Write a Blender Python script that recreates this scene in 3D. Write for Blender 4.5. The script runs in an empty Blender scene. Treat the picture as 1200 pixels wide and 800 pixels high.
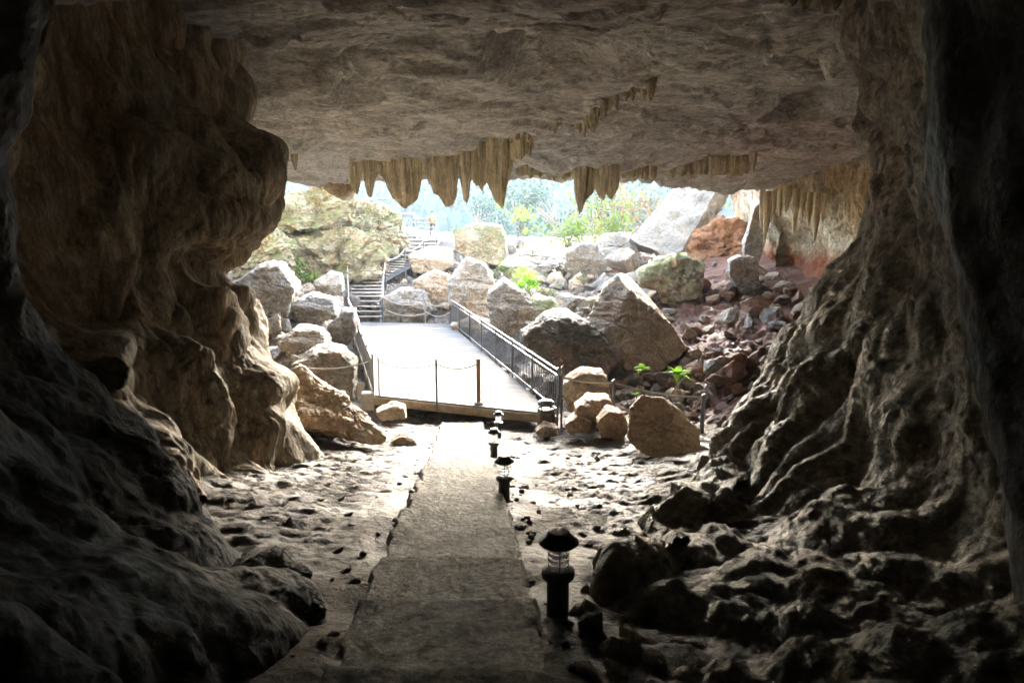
import bpy, bmesh, math, random
import numpy as np
from mathutils import Vector, Matrix
R = math.radians
C = bpy.context.scene.collection
sc = bpy.context.scene
random.seed(7)

# ------------------------------------------------------------------ camera model
FPX, PITCH, EYE = 800.0, R(10.48), 4.7
cp, sp = math.cos(PITCH), math.sin(PITCH)
def ray(px, py):
    a = (px-600)/FPX; b = (400-py)/FPX
    return (a, cp+b*sp, -sp+b*cp)
def at(px, py, Y):
    x, y, z = ray(px, py); s = Y/y
    return Vector((x*s, Y, EYE+z*s))
def on_z(px, py, z0):
    x, y, z = ray(px, py); s = (z0-EYE)/z
    return Vector((x*s, y*s, z0))

# ------------------------------------------------------------------ noise
_rs = np.random.RandomState(11)
_perm = _rs.permutation(256); _perm = np.concatenate([_perm]*3)
_g = _rs.normal(size=(256, 3)); _g /= np.linalg.norm(_g, axis=1)[:, None]
def perlin(P):
    P = np.asarray(P, dtype=np.float64)
    i = np.floor(P).astype(np.int64); f = P-i; i &= 255
    u = f*f*f*(f*(f*6-15)+10)
    out = 0
    for dx in (0, 1):
        for dy in (0, 1):
            for dz in (0, 1):
                h = _perm[_perm[_perm[(i[:, 0]+dx) & 255]+((i[:, 1]+dy) & 255)]+((i[:, 2]+dz) & 255)]
                g = _g[h]
                d = g[:, 0]*(f[:, 0]-dx)+g[:, 1]*(f[:, 1]-dy)+g[:, 2]*(f[:, 2]-dz)
                w = (u[:, 0] if dx else 1-u[:, 0])*(u[:, 1] if dy else 1-u[:, 1])*(u[:, 2] if dz else 1-u[:, 2])
                out = out+d*w
    return out*1.5
def fbm(P, o=4, gain=.5, lac=2.03):
    P = np.asarray(P, dtype=np.float64); a = 1.; s = 0.; t = 0.
    for k in range(o):
        s = s+a*perlin(P+k*17.31); t += a; a *= gain; P = P*lac
    return s/t*1.3
def billow(P, o=3, gain=.5):
    P = np.asarray(P, dtype=np.float64); a = 1.; s = 0.; t = 0.
    for k in range(o):
        s = s+a*np.abs(perlin(P+k*9.7)); t += a; a *= gain; P = P*2.1
    return s/t
def S(P, x, y, z):
    return P*np.array([x, y, z])
def smooth(e0, e1, x):
    t = np.clip((x-e0)/(e1-e0), 0, 1); return t*t*(3-2*t)
def terrace(n, k, sharp=6):
    v = n*k; fl = np.floor(v); f = v-fl
    return (fl+np.clip((f-.5)*sharp+.5, 0, 1))/k

# ------------------------------------------------------------------ object helpers
def link(name, me, m=None, parent=None):
    o = bpy.data.objects.new(name, me); C.objects.link(o)
    if m is not None and me is not None: me.materials.append(m)
    if parent: o.parent = parent
    return o
def tag(o, label=None, cat=None, group=None, kind=None):
    if label: o['label'] = label
    if cat: o['category'] = cat
    if group: o['group'] = group
    if kind: o['kind'] = kind
    return o
def empty(name, loc, label, cat, group=None, rz=0):
    o = bpy.data.objects.new(name, None); C.objects.link(o)
    o.location = loc; o.rotation_euler = (0, 0, rz); o.empty_display_size = .1
    return tag(o, label, cat, group)
def np_mesh(name, V, F, m, parent=None, sm=True):
    me = bpy.data.meshes.new(name)
    V = np.asarray(V, dtype=np.float32); F = np.asarray(F, dtype=np.int32)
    n = F.shape[1]
    me.vertices.add(len(V)); me.vertices.foreach_set('co', V.ravel())
    me.loops.add(F.size); me.loops.foreach_set('vertex_index', F.ravel())
    me.polygons.add(len(F))
    me.polygons.foreach_set('loop_start', np.arange(0, F.size, n, dtype=np.int32))
    me.polygons.foreach_set('loop_total', np.full(len(F), n, dtype=np.int32))
    me.update(calc_edges=True)
    me.polygons.foreach_set('use_smooth', np.full(len(F), sm, dtype=bool))
    me.validate()
    return link(name, me, m, parent)
def grid_faces(n, m, flip=False):
    i = np.arange(n*m).reshape(n, m)
    a, b, c, d = i[:-1, :-1].ravel(), i[1:, :-1].ravel(), i[1:, 1:].ravel(), i[:-1, 1:].ravel()
    return np.stack([a, d, c, b] if flip else [a, b, c, d], 1)
def crm(A, n):
    """Catmull-Rom resample of A (k, ...) along axis 0 to n samples"""
    k = A.shape[0]
    t = np.linspace(0, k-1, n); i = np.minimum(np.floor(t).astype(int), k-2); f = (t-i)
    g = lambda j: A[np.clip(j, 0, k-1)]
    f = f.reshape((-1,)+(1,)*(A.ndim-1))
    p0, p1, p2, p3 = g(i-1), g(i), g(i+1), g(i+2)
    return .5*((2*p1)+(-p0+p2)*f+(2*p0-5*p1+4*p2-p3)*f*f+(-p0+3*p1-3*p2+p3)*f**3)
def net_surface(name, rows, nu, nv, disp, m, toward=None):
    """rows of control points (world) -> smooth displaced rock sheet"""
    A = np.array([[tuple(p) for p in r] for r in rows], dtype=np.float64)
    A = crm(A, nu); A = np.swapaxes(crm(np.swapaxes(A, 0, 1), nv), 0, 1)
    du = np.gradient(A, axis=0); dv = np.gradient(A, axis=1)
    N = np.cross(du, dv); N /= np.maximum(np.linalg.norm(N, axis=2), 1e-9)[:, :, None]
    t = np.array(toward if toward is not None else (0, 0, EYE))
    flip = ((t-A)*N).sum() < 0
    if flip: N = -N
    P = A.reshape(-1, 3); d = disp(P)
    V = P+N.reshape(-1, 3)*d[:, None]
    return np_mesh(name, V, grid_faces(nu, nv, flip), m)

class MB:
    def __init__(s): s.v = []; s.f = []
    def add(s, vs, fs):
        n = len(s.v); s.v += [tuple(v) for v in vs]; s.f += [tuple(i+n for i in f) for f in fs]
    def box(s, c, size, rot=None):
        hx, hy, hz = (q/2 for q in size); c = Vector(c)
        vs = [Vector((x, y, z)) for x in (-hx, hx) for y in (-hy, hy) for z in (-hz, hz)]
        if rot is not None: vs = [rot @ v for v in vs]
        s.add([c+v for v in vs], [(0, 1, 3, 2), (4, 6, 7, 5), (0, 4, 5, 1), (2, 3, 7, 6), (0, 2, 6, 4), (1, 5, 7, 3)])
    def beam(s, a, b, w, h):
        a, b = Vector(a), Vector(b); d = b-a; L = d.length; d.normalize()
        up = Vector((0, 0, 1)) if abs(d.z) < .95 else Vector((0, 1, 0))
        x = d.cross(up).normalized(); u = x.cross(d)
        s.box((a+b)/2, (w, L, h), Matrix((x, d, u)).transposed())
    def tube(s, pts, rad, n=8, cap=True):
        pts = [Vector(p) for p in pts]; k = len(pts)
        rads = rad if isinstance(rad, (list, tuple)) else [rad]*k
        ref = None; vs = []; fs = []
        for i, p in enumerate(pts):
            d = (pts[min(i+1, k-1)]-pts[max(i-1, 0)]).normalized()
            if ref is None: ref = d.orthogonal().normalized()
            ref = (ref-d*ref.dot(d)).normalized(); b = d.cross(ref)
            for j in range(n):
                a = 2*math.pi*j/n; vs.append(p+(ref*math.cos(a)+b*math.sin(a))*rads[i])
        for i in range(k-1):
            for j in range(n):
                fs.append((i*n+j, i*n+(j+1) % n, (i+1)*n+(j+1) % n, (i+1)*n+j))
        if cap: fs += [tuple(range(n))[::-1], tuple((k-1)*n+j for j in range(n))]
        s.add(vs, fs)
    def lathe(s, prof, n=24, c=(0, 0, 0), caps=True):
        vs = []; fs = []; k = len(prof)
        for r, z in prof:
            for j in range(n):
                a = 2*math.pi*j/n; vs.append((c[0]+r*math.cos(a), c[1]+r*math.sin(a), c[2]+z))
        for i in range(k-1):
            for j in range(n):
                fs.append((i*n+j, i*n+(j+1) % n, (i+1)*n+(j+1) % n, (i+1)*n+j))
        if caps: fs += [tuple(range(n))[::-1], tuple((k-1)*n+j for j in range(n))]
        s.add(vs, fs)
    def build(s, name, m, parent=None, sm=False, bevel=0):
        me = bpy.data.meshes.new(name); me.from_pydata(s.v, [], s.f); me.update()
        if sm:
            for p in me.polygons: p.use_smooth = True
            me.set_sharp_from_angle(angle=R(40))
        o = link(name, me, m, parent)
        if bevel:
            b = o.modifiers.new('bevel', 'BEVEL'); b.width = bevel; b.segments = 2; b.limit_method = 'ANGLE'
        return o

# ------------------------------------------------------------------ materials
def mat(name):
    m = bpy.data.materials.new(name); m.use_nodes = True
    nt = m.node_tree; b = nt.nodes['Principled BSDF']
    return m, nt, b
def rock_mat(name, c1, c2, c3=None, scale=1., rough=.85, bump=.6, moss=None, moss_amt=0., spec=.3, stretch=(1, 1, 1),
             wet=0., objspace=False, hue_var=0., extra=None, fine=1., streak=0.):
    m, nt, b = mat(name); N = nt.nodes; L = nt.links
    if objspace:
        tc = N.new('ShaderNodeTexCoord'); oi = N.new('ShaderNodeObjectInfo')
        add = N.new('ShaderNodeVectorMath'); add.operation = 'MULTIPLY_ADD'
        L.new(tc.outputs['Object'], add.inputs[0]); add.inputs[1].default_value = (1, 1, 1)
        cmb = N.new('ShaderNodeVectorMath'); cmb.operation = 'SCALE'; cmb.inputs[0].default_value = (37, 17, 53)
        L.new(oi.outputs['Random'], cmb.inputs['Scale']); L.new(cmb.outputs[0], add.inputs[2]); pos = add.outputs[0]
    else:
        pos = N.new('ShaderNodeNewGeometry').outputs['Position']
    mp = N.new('ShaderNodeMapping'); mp.inputs['Scale'].default_value = stretch
    L.new(pos, mp.inputs['Vector']); v = mp.outputs[0]
    def noise(s, d=6, r=.55, dist=0., vec=None):
        n = N.new('ShaderNodeTexNoise'); n.inputs['Scale'].default_value = s; n.inputs['Detail'].default_value = d
        n.inputs['Roughness'].default_value = r; n.inputs['Distortion'].default_value = dist
        L.new(vec if vec is not None else v, n.inputs['Vector']); return n.outputs['Fac']
    def ramp(f, stops):
        r = N.new('ShaderNodeValToRGB'); e = r.color_ramp.elements
        while len(e) < len(stops): e.new(.5)
        for q, (p, c) in zip(e, stops): q.position = p; q.color = tuple(c)+(1,) if len(c) == 3 else c
        L.new(f, r.inputs[0]); return r.outputs[0]
    def mix(f, a, bb, mode='MIX'):
        x = N.new('ShaderNodeMix'); x.data_type = 'RGBA'; x.blend_type = mode
        if isinstance(f, (int, float)): x.inputs[0].default_value = f
        else: L.new(f, x.inputs[0])
        for q, s_ in ((a, 6), (bb, 7)):
            if isinstance(q, tuple): x.inputs[s_].default_value = q+(1,) if len(q) == 3 else q
            else: L.new(q, x.inputs[s_])
        return x.outputs[2]
    def math_(op, a, bb=None):
        x = N.new('ShaderNodeMath'); x.operation = op
        for k, q in enumerate((a, bb)):
            if q is None: continue
            if isinstance(q, (int, float)): x.inputs[k].default_value = q
            else: L.new(q, x.inputs[k])
        return x.outputs[0]
    n1 = noise(.9*scale, 8, .6, .4)
    col = ramp(n1, [(.34, c1), (.62, c2)])
    if c3:
        n2 = noise(.55*scale, 6, .65, 1.2)
        f = ramp(n2, [(.5, (0, 0, 0)), (.63, (1, 1, 1))])
        col = mix(f, col, c3)
    # fine speckle and vein variation
    n3 = noise(14*scale*fine, 8, .7)
    col = mix(.8, col, ramp(n3, [(.32, (.25, .24, .23)), (.68, (.78, .77, .75))]), 'OVERLAY')
    n6 = noise(45*scale*fine, 5, .7)
    col = mix(.5, col, ramp(n6, [(.35, (.3, .29, .28)), (.65, (.72, .72, .71))]), 'OVERLAY')
    n5 = noise(4.2*scale, 8, .65, .8)
    col = mix(.5, col, ramp(n5, [(.32, (.26, .25, .24)), (.66, (.74, .73, .71))]), 'OVERLAY')
    if streak:
        ms = N.new('ShaderNodeMapping'); ms.inputs['Scale'].default_value = (6, 6, .35); L.new(pos, ms.inputs['Vector'])
        n7 = noise(1.1, 6, .65, .5, ms.outputs[0])
        col = mix(streak, col, ramp(n7, [(.34, (.22, .2, .18)), (.64, (.78, .77, .74))]), 'OVERLAY')
    if moss:
        g = N.new('ShaderNodeNewGeometry'); sx = N.new('ShaderNodeSeparateXYZ'); L.new(g.outputs['Normal'], sx.inputs[0])
        up = math_('ADD', math_('MULTIPLY', sx.outputs[2], .25), noise(1.3*scale, 7, .65))
        f = ramp(up, [(.62-moss_amt*.3, (0, 0, 0)), (.8-moss_amt*.3, (1, 1, 1))])
        col = mix(f, col, moss)
    if hue_var:
        oi2 = N.new('ShaderNodeObjectInfo')
        hs = N.new('ShaderNodeHueSaturation'); L.new(col, hs.inputs['Color'])
        mr = N.new('ShaderNodeMapRange'); L.new(oi2.outputs['Random'], mr.inputs[0])
        mr.inputs[3].default_value = 1-hue_var; mr.inputs[4].default_value = 1+hue_var
        L.new(mr.outputs[0], hs.inputs['Value'])
        col = hs.outputs[0]
    if extra: col = extra(N, L, col, pos, noise, ramp, mix, math_)
    L.new(col, b.inputs['Base Color'])
    if wet:
        nw = noise(1.1, 5, .6)
        L.new(ramp(nw, [(.42, (rough,)*3), (.62, (wet,)*3)]), b.inputs['Roughness'])
    else: b.inputs['Roughness'].default_value = rough
    b.inputs['Specular IOR Level'].default_value = spec
    h = math_('ADD', math_('MULTIPLY', noise(6*scale*fine, 10, .68, .3), 1.), math_('MULTIPLY', noise(26*scale*fine, 8, .7), .35))
    vo = N.new('ShaderNodeTexVoronoi'); vo.inputs['Scale'].default_value = 9*scale*fine; L.new(v, vo.inputs['Vector'])
    h = math_('ADD', h, math_('MULTIPLY', vo.outputs['Distance'], .25))
    bp = N.new('ShaderNodeBump'); bp.inputs['Strength'].default_value = bump; bp.inputs['Distance'].default_value = .09/scale
    L.new(h, bp.inputs['Height']); L.new(bp.outputs[0], b.inputs['Normal'])
    return m
def plain(name, c, rough=.5, metal=0., spec=.5, var=.15, scale=20, bump=.0):
    m, nt, b = mat(name); N = nt.nodes; L = nt.links
    tc = N.new('ShaderNodeTexCoord'); n = N.new('ShaderNodeTexNoise'); n.inputs['Scale'].default_value = scale; n.inputs['Detail'].default_value = 6
    L.new(tc.outputs['Object'], n.inputs['Vector'])
    r = N.new('ShaderNodeValToRGB'); L.new(n.outputs['Fac'], r.inputs[0])
    r.color_ramp.elements[0].position = .3; r.color_ramp.elements[1].position = .7
    r.color_ramp.elements[0].color = tuple(x*(1-var) for x in c)+(1,); r.color_ramp.elements[1].color = tuple(min(1, x*(1+var)) for x in c)+(1,)
    L.new(r.outputs[0], b.inputs['Base Color'])
    b.inputs['Roughness'].default_value = rough; b.inputs['Metallic'].default_value = metal; b.inputs['Specular IOR Level'].default_value = spec
    if bump:
        bp = N.new('ShaderNodeBump'); bp.inputs['Strength'].default_value = bump; bp.inputs['Distance'].default_value = .01
        L.new(n.outputs['Fac'], bp.inputs['Height']); L.new(bp.outputs[0], b.inputs['Normal'])
    return m
def leaf_mat(name, c, trans=.5, var=.3):
    m, nt, b = mat(name); N = nt.nodes; L = nt.links
    g = N.new('ShaderNodeNewGeometry')
    r = N.new('ShaderNodeValToRGB'); L.new(g.outputs['Random Per Island'], r.inputs[0])
    r.color_ramp.elements[0].color = tuple(x*(1-var) for x in c)+(1,); r.color_ramp.elements[1].color = tuple(min(1, x*(1+var)) for x in c)+(1,)
    L.new(r.outputs[0], b.inputs['Base Color']); b.inputs['Roughness'].default_value = .8; b.inputs['Specular IOR Level'].default_value = .1
    t = N.new('ShaderNodeBsdfTranslucent'); L.new(r.outputs[0], t.inputs['Color'])
    mx = N.new('ShaderNodeMixShader'); mx.inputs[0].default_value = trans
    L.new(b.outputs[0], mx.inputs[1]); L.new(t.outputs[0], mx.inputs[2])
    L.new(mx.outputs[0], N['Material Output'].inputs['Surface'])
    return m

def red_zone(N, L, col, pos, noise, ramp, mix, math_):
    """red earth on the lower right back slope (soil, a real colour of the place)"""
    sx = N.new('ShaderNodeSeparateXYZ'); L.new(pos, sx.inputs[0])
    a = math_('ADD', math_('MULTIPLY', sx.outputs[0], .22), math_('MULTIPLY', noise(.5, 5, .6), 2.4))
    f = ramp(a, [(0., (0, 0, 0)), (1., (1, 1, 1))])
    rr = N.new('ShaderNodeMapRange'); L.new(a, rr.inputs[0]); rr.inputs[1].default_value = 1.7; rr.inputs[2].default_value = 2.6
    m1 = mix(math_('MULTIPLY', rr.outputs[0], .75), col, (.22, .10, .06))
    # dry pale mud near the path
    y = N.new('ShaderNodeMapRange'); L.new(sx.outputs[1], y.inputs[0]); y.inputs[1].default_value = 15.5; y.inputs[2].default_value = 17.5
    m1 = mix(.8, m1, (.36, .33, .31), 'MULTIPLY') if False else mix(1., m1, (.85, .8, .76), 'MULTIPLY')
    return mix(y.outputs[0], col, m1)
def wall_red(N, L, col, pos, noise, ramp, mix, math_):
    sx = N.new('ShaderNodeSeparateXYZ'); L.new(pos, sx.inputs[0])
    a = math_('ADD', sx.outputs[2], math_('MULTIPLY', noise(.7, 5, .6), 1.6))
    rr = N.new('ShaderNodeMapRange'); L.new(a, rr.inputs[0]); rr.inputs[1].default_value = 4.2; rr.inputs[2].default_value = 3.4
    return mix(rr.outputs[0], col, (.26, .09, .04))

M = {}
M['ceiling'] = rock_mat('ceiling_limestone', (.40, .415, .43), (.53, .545, .555), (.36, .35, .345), scale=.8, bump=.85, stretch=(.55, 1.3, 1.3), spec=.25)
M['flow'] = rock_mat('brown_flowstone', (.20, .18, .14), (.32, .295, .245), (.26, .20, .145), scale=1.1, bump=.6, stretch=(1.6, 1.6, .6), rough=.7, streak=.7)
M['dark'] = rock_mat('shade_darkened_wet_rock', (.022, .02, .018), (.046, .042, .037), scale=1.3, bump=.9, rough=.65, spec=.3, wet=.3)  # deep foreground shade put into this low rock colour
M['rmass'] = rock_mat('grey_brown_flowstone', (.20, .185, .162), (.32, .30, .27), (.25, .205, .16), scale=1.2, bump=1.2, rough=.5, streak=.5, spec=.4)
M['ground'] = rock_mat('muddy_cave_floor', (.08, .072, .062), (.145, .132, .117), (.105, .088, .07), scale=1.1, bump=.9, rough=.75, wet=.42, spec=.2, extra=red_zone)
M['path'] = rock_mat('worn_concrete', (.21, .203, .188), (.30, .293, .275), (.165, .155, .14), scale=1.2, bump=.8, rough=.8, fine=1.6)
M['grey'] = rock_mat('grey_limestone', (.17, .16, .145), (.31, .29, .26), (.24, .185, .13), scale=1., bump=1., objspace=True, hue_var=.2)
M['pale'] = rock_mat('pale_limestone', (.18, .17, .15), (.295, .28, .25), (.22, .18, .135), scale=1., bump=1., objspace=True)
M['tan'] = rock_mat('grey_tan_limestone', (.15, .135, .11), (.235, .215, .18), (.175, .145, .105), scale=.9, bump=1., objspace=True)
M['brown'] = rock_mat('brown_limestone', (.30, .24, .18), (.43, .365, .285), (.34, .26, .19), scale=.9, bump=.8, objspace=True, hue_var=.12)
M['green'] = rock_mat('dark_greenish_rock', (.09, .10, .085), (.20, .175, .15), (.23, .16, .13), scale=.9, bump=.7, objspace=True)
M['mossy'] = rock_mat('mossy_limestone', (.22, .20, .14), (.38, .35, .26), (.31, .22, .13), scale=.8, bump=1.1, objspace=True, moss=(.13, .14, .05), moss_amt=.25)
M['red'] = rock_mat('red_earthy_rock', (.14, .085, .06), (.24, .165, .125), (.24, .115, .06), scale=1.2, bump=.8, objspace=True, hue_var=.25)
M['orange'] = rock_mat('orange_clay', (.19, .09, .045), (.28, .15, .08), scale=1., bump=.7, objspace=True)
M['smoothbrown'] = rock_mat('smooth_brown_flowstone', (.34, .26, .185), (.44, .365, .275), (.36, .26, .18), scale=.9, bump=.35, objspace=True, rough=.7)
M['backwall'] = rock_mat('drapery_wall_stone', (.29, .25, .19), (.42, .37, .28), (.33, .24, .15), scale=1., bump=.8, stretch=(1.4, 1.4, .6), extra=wall_red, streak=.6)
M['stal'] = rock_mat('algae_tinted_stalactite', (.34, .315, .26), (.48, .45, .38), (.31, .31, .19), scale=1.6, bump=.6, stretch=(2.2, 2.2, .35), streak=.6)
M['stal2'] = rock_mat('pale_stalactite', (.40, .34, .24), (.54, .48, .36), (.36, .33, .17), scale=1.6, bump=.5, stretch=(2.2, 2.2, .35))
M['galv'] = plain('galvanised_steel', (.36, .38, .41), .45, .6, var=.15)
M['steel'] = plain('grey_painted_steel', (.13, .14, .155), .5, .3)
M['black'] = plain('black_powder_coat', (.018, .018, .019), .42, 0, .5, .3)
M['wood'] = plain('brown_post_timber', (.21, .12, .07), .8, scale=9, bump=.4)
M['binwood'] = plain('brown_slat_timber', (.15, .10, .065), .7, scale=9, bump=.4)
M['beam'] = plain('weathered_beam_timber', (.24, .19, .12), .85, scale=6, bump=.5, var=.3)
M['conc'] = plain('raw_concrete', (.34, .33, .31), .9, scale=8, bump=.5)
M['rope'] = plain('grey_rope', (.42, .40, .36), .9, scale=60, bump=.6)
M['tread'] = plain('weathered_tread_timber', (.22, .20, .17), .7, scale=8, bump=.3)
M['leaf'] = leaf_mat('bright_leaf', (.24, .46, .05), .55)
M['leaf2'] = leaf_mat('yellow_green_leaf', (.12, .18, .03), .45)
M['leafd'] = leaf_mat('forest_leaf', (.032, .065, .034), .3, .35)
M['leafo'] = leaf_mat('rusty_leaf', (.16, .11, .05), .3, .3)
M['bark'] = plain('twig_bark', (.22, .16, .11), .9, scale=20, bump=.4)
M['skin'] = plain('skin_tone', (.42, .26, .18), .6, var=.05)
M['khaki'] = plain('khaki_cloth', (.24, .18, .10), .9, var=.1)
M['trouser'] = plain('dark_cloth', (.09, .075, .07), .9, var=.1)
M['hair'] = plain('dark_hair', (.03, .025, .02), .7)
# deck boards
m, nt, b = mat('bleached_deck_boards'); N = nt.nodes; L = nt.links
g_ = N.new('ShaderNodeNewGeometry'); mp_ = N.new('ShaderNodeMapping'); mp_.inputs['Scale'].default_value = (1.2, 14, 1)
L.new(g_.outputs['Position'], mp_.inputs[0])
n_ = N.new('ShaderNodeTexNoise'); n_.inputs['Scale'].default_value = 2.5; n_.inputs['Detail'].default_value = 8; L.new(mp_.outputs[0], n_.inputs[0])
r_ = N.new('ShaderNodeValToRGB'); L.new(n_.outputs['Fac'], r_.inputs[0])
r_.color_ramp.elements[0].position = .3; r_.color_ramp.elements[1].position = .7
r_.color_ramp.elements[0].color = (.10, .098, .095, 1); r_.color_ramp.elements[1].color = (.175, .173, .168, 1)
mx_ = N.new('ShaderNodeMix'); mx_.data_type = 'RGBA'; mx_.blend_type = 'MULTIPLY'; mx_.inputs[0].default_value = 1
rr_ = N.new('ShaderNodeMapRange'); L.new(g_.outputs['Random Per Island'], rr_.inputs[0]); rr_.inputs[3].default_value = .72; rr_.inputs[4].default_value = 1
L.new(r_.outputs[0], mx_.inputs[6]); L.new(rr_.outputs[0], mx_.inputs[7]); L.new(mx_.outputs[2], b.inputs['Base Color'])
b.inputs['Roughness'].default_value = .7; b.inputs['Specular IOR Level'].default_value = .12
M['deck'] = m
# lamp lens
m, nt, b = mat('clear_ribbed_lens'); N = nt.nodes; L = nt.links
b.inputs['Base Color'].default_value = (.8, .81, .82, 1); b.inputs['Roughness'].default_value = .1
t1_ = N.new('ShaderNodeBsdfTransparent'); t2_ = N.new('ShaderNodeBsdfTranslucent'); t2_.inputs[0].default_value = (.9, .9, .9, 1)
a1_ = N.new('ShaderNodeMixShader'); a1_.inputs[0].default_value = .06; L.new(t1_.outputs[0], a1_.inputs[1]); L.new(t2_.outputs[0], a1_.inputs[2])
a2_ = N.new('ShaderNodeMixShader'); a2_.inputs[0].default_value = .08; L.new(a1_.outputs[0], a2_.inputs[1]); L.new(b.outputs[0], a2_.inputs[2])
L.new(a2_.outputs[0], N['Material Output'].inputs['Surface'])
M['lens'] = m
m, nt, b = mat('white_louvre'); N = nt.nodes; L = nt.links
b.inputs['Base Color'].default_value = (.85, .85, .85, 1); b.inputs['Roughness'].default_value = .3
t2_ = N.new('ShaderNodeBsdfTranslucent'); t2_.inputs[0].default_value = (.92, .92, .92, 1)
a1_ = N.new('ShaderNodeMixShader'); a1_.inputs[0].default_value = .8; L.new(b.outputs[0], a1_.inputs[1]); L.new(t2_.outputs[0], a1_.inputs[2])
L.new(a1_.outputs[0], N['Material Output'].inputs['Surface'])
M['reflector'] = m

# ------------------------------------------------------------------ world, sun, camera
SUN_EL, SUN_AZ = R(18), R(12)     # azimuth measured from +Y (deep end of the view) towards +X
w = bpy.data.worlds.new('World'); sc.world = w; w.use_nodes = True
nt = w.node_tree; bg = nt.nodes['Background']
sky = nt.nodes.new('ShaderNodeTexSky'); sky.sky_type = 'NISHITA'; sky.sun_disc = False
sky.sun_elevation = SUN_EL; sky.sun_rotation = SUN_AZ; sky.air_density = 1.; sky.dust_density = 2.; sky.ozone_density = 1.
nt.links.new(sky.outputs[0], bg.inputs['Color']); bg.inputs['Strength'].default_value = .15
sd = bpy.data.lights.new('sun', 'SUN'); sd.energy = .95; sd.angle = R(26); sd.color = (1, .98, .95)
so = bpy.data.objects.new('sun', sd); C.objects.link(so)
dirv = Vector((math.sin(SUN_AZ)*math.cos(SUN_EL), math.cos(SUN_AZ)*math.cos(SUN_EL), math.sin(SUN_EL)))
so.rotation_euler = dirv.to_track_quat('Z', 'Y').to_euler(); so.location = dirv*50
cd = bpy.data.cameras.new('camera'); cd.sensor_width = 36; cd.lens = 24; cd.clip_end = 3000; cd.clip_start = .05
co = bpy.data.objects.new('camera', cd); C.objects.link(co)
co.location = (0, 0, EYE); co.rotation_euler = (R(90)-PITCH, 0, 0); sc.camera = co
sc.view_settings.view_transform = 'Standard'; sc.view_settings.look = 'None'; sc.view_settings.gamma = 1
sc.view_settings.exposure = 5.15
cy = sc.cycles
cy.use_denoising = True
try: cy.denoiser = 'OPENIMAGEDENOISE'
except Exception: pass
cy.max_bounces = 10; cy.diffuse_bounces = 8; cy.use_adaptive_sampling = True; cy.adaptive_threshold = .02; cy.glossy_bounces = 3; cy.transmission_bounces = 6
cy.sample_clamp_indirect = 8; cy.caustics_reflective = False; cy.caustics_refractive = False

# ------------------------------------------------------------------ terrain height
def path_z(y):
    return np.interp(y, [-8, 0, 11.6, 15., 16.5, 60], [5.2, 3.26, .46, -.18, -.30, -.30])
def path_x(y):
    return np.interp(y, [-8, 0, 3.5, 11, 15.5], [.1, -.2, -.38, -.86, -1.2])
anch = []
for y in (-7, -4, -1, 2, 4, 6, 8, 10, 12, 14, 15.5):
    for dx, dz in ((0, 0), (-2., .12), (2., -.05), (4.2, .1), (-4.5, .4)):
        anch.append((path_x(y)+dx, y, path_z(y)+dz-(.05 if dx else 0)))
for p in [(880, 500, 15.5), (700, 490, 16.), (760, 500, 15.5)]:
    q = at(*p); anch.append((q.x, q.y, q.z))
for q in [(-3, 18, -.65), (-1, 19, -.9), (-4.5, 24, -.9), (-6, 29, -.5), (-2.5, 28, -.6), (1.5, 18, -.5), (-5.6, 19, -.5), (2.5, 21, -.5),
          (8, 17, .3), (-9, 17, .2)]: anch.append(q)
for p in [(850, 480, 17.5), (900, 410, 23), (955, 365, 27), (850, 400, 23), (790, 400, 24), (640, 395, 25), (570, 385, 27), (620, 350, 30.5),
          (650, 318, 35), (720, 310, 37), (850, 318, 34), (900, 330, 32), (1000, 340, 28), (560, 320, 37), (508, 283, 44), (590, 290, 45),
          (660, 296, 46), (740, 290, 46), (480, 305, 39.5), (440, 332, 34.6), (345, 412, 21), (310, 352, 26), (395, 352, 30), (350, 322, 32.), (380, 420, 20),
          (300, 330, 34), (450, 282, 42)]:
    q = at(*p); anch.append((q.x, q.y, q.z-.15))
anch += [(-14, 40, 4.5), (16, 40, 4.5), (0, 54, 3.), (-12, 55, 3.5), (14, 55, 4), (0, 75, -2), (-25, 70, -1), (25, 70, 0), (-30, 30, 5), (30, 30, 5), (-30, 0, 4), (30, 0, 4),
         (0, 100, -9), (-40, 100, -9), (40, 100, -8)]
anch = np.array(anch, dtype=float)
def _phi(r): return np.where(r > 1e-9, r*r*np.log(np.maximum(r, 1e-9)), 0)
_n = len(anch)
_K = _phi(np.linalg.norm(anch[:, None, :2]-anch[None, :, :2], axis=2))+np.eye(_n)*.35
_Pm = np.concatenate([np.ones((_n, 1)), anch[:, :2]], 1)
_A = np.block([[_K, _Pm], [_Pm.T, np.zeros((3, 3))]])
_w = np.linalg.solve(_A, np.concatenate([anch[:, 2], np.zeros(3)]))
def base_h(x, y):
    x = np.atleast_1d(np.asarray(x, float)); y = np.atleast_1d(np.asarray(y, float)); out = np.zeros(len(x))
    for i in range(0, len(x), 20000):
        s = slice(i, i+20000); r = np.hypot(x[s, None]-anch[None, :, 0], y[s, None]-anch[None, :, 1])
        out[s] = _phi(r) @ _w[:_n]+_w[_n]+_w[_n+1]*x[s]+_w[_n+2]*y[s]
    return out
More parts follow.
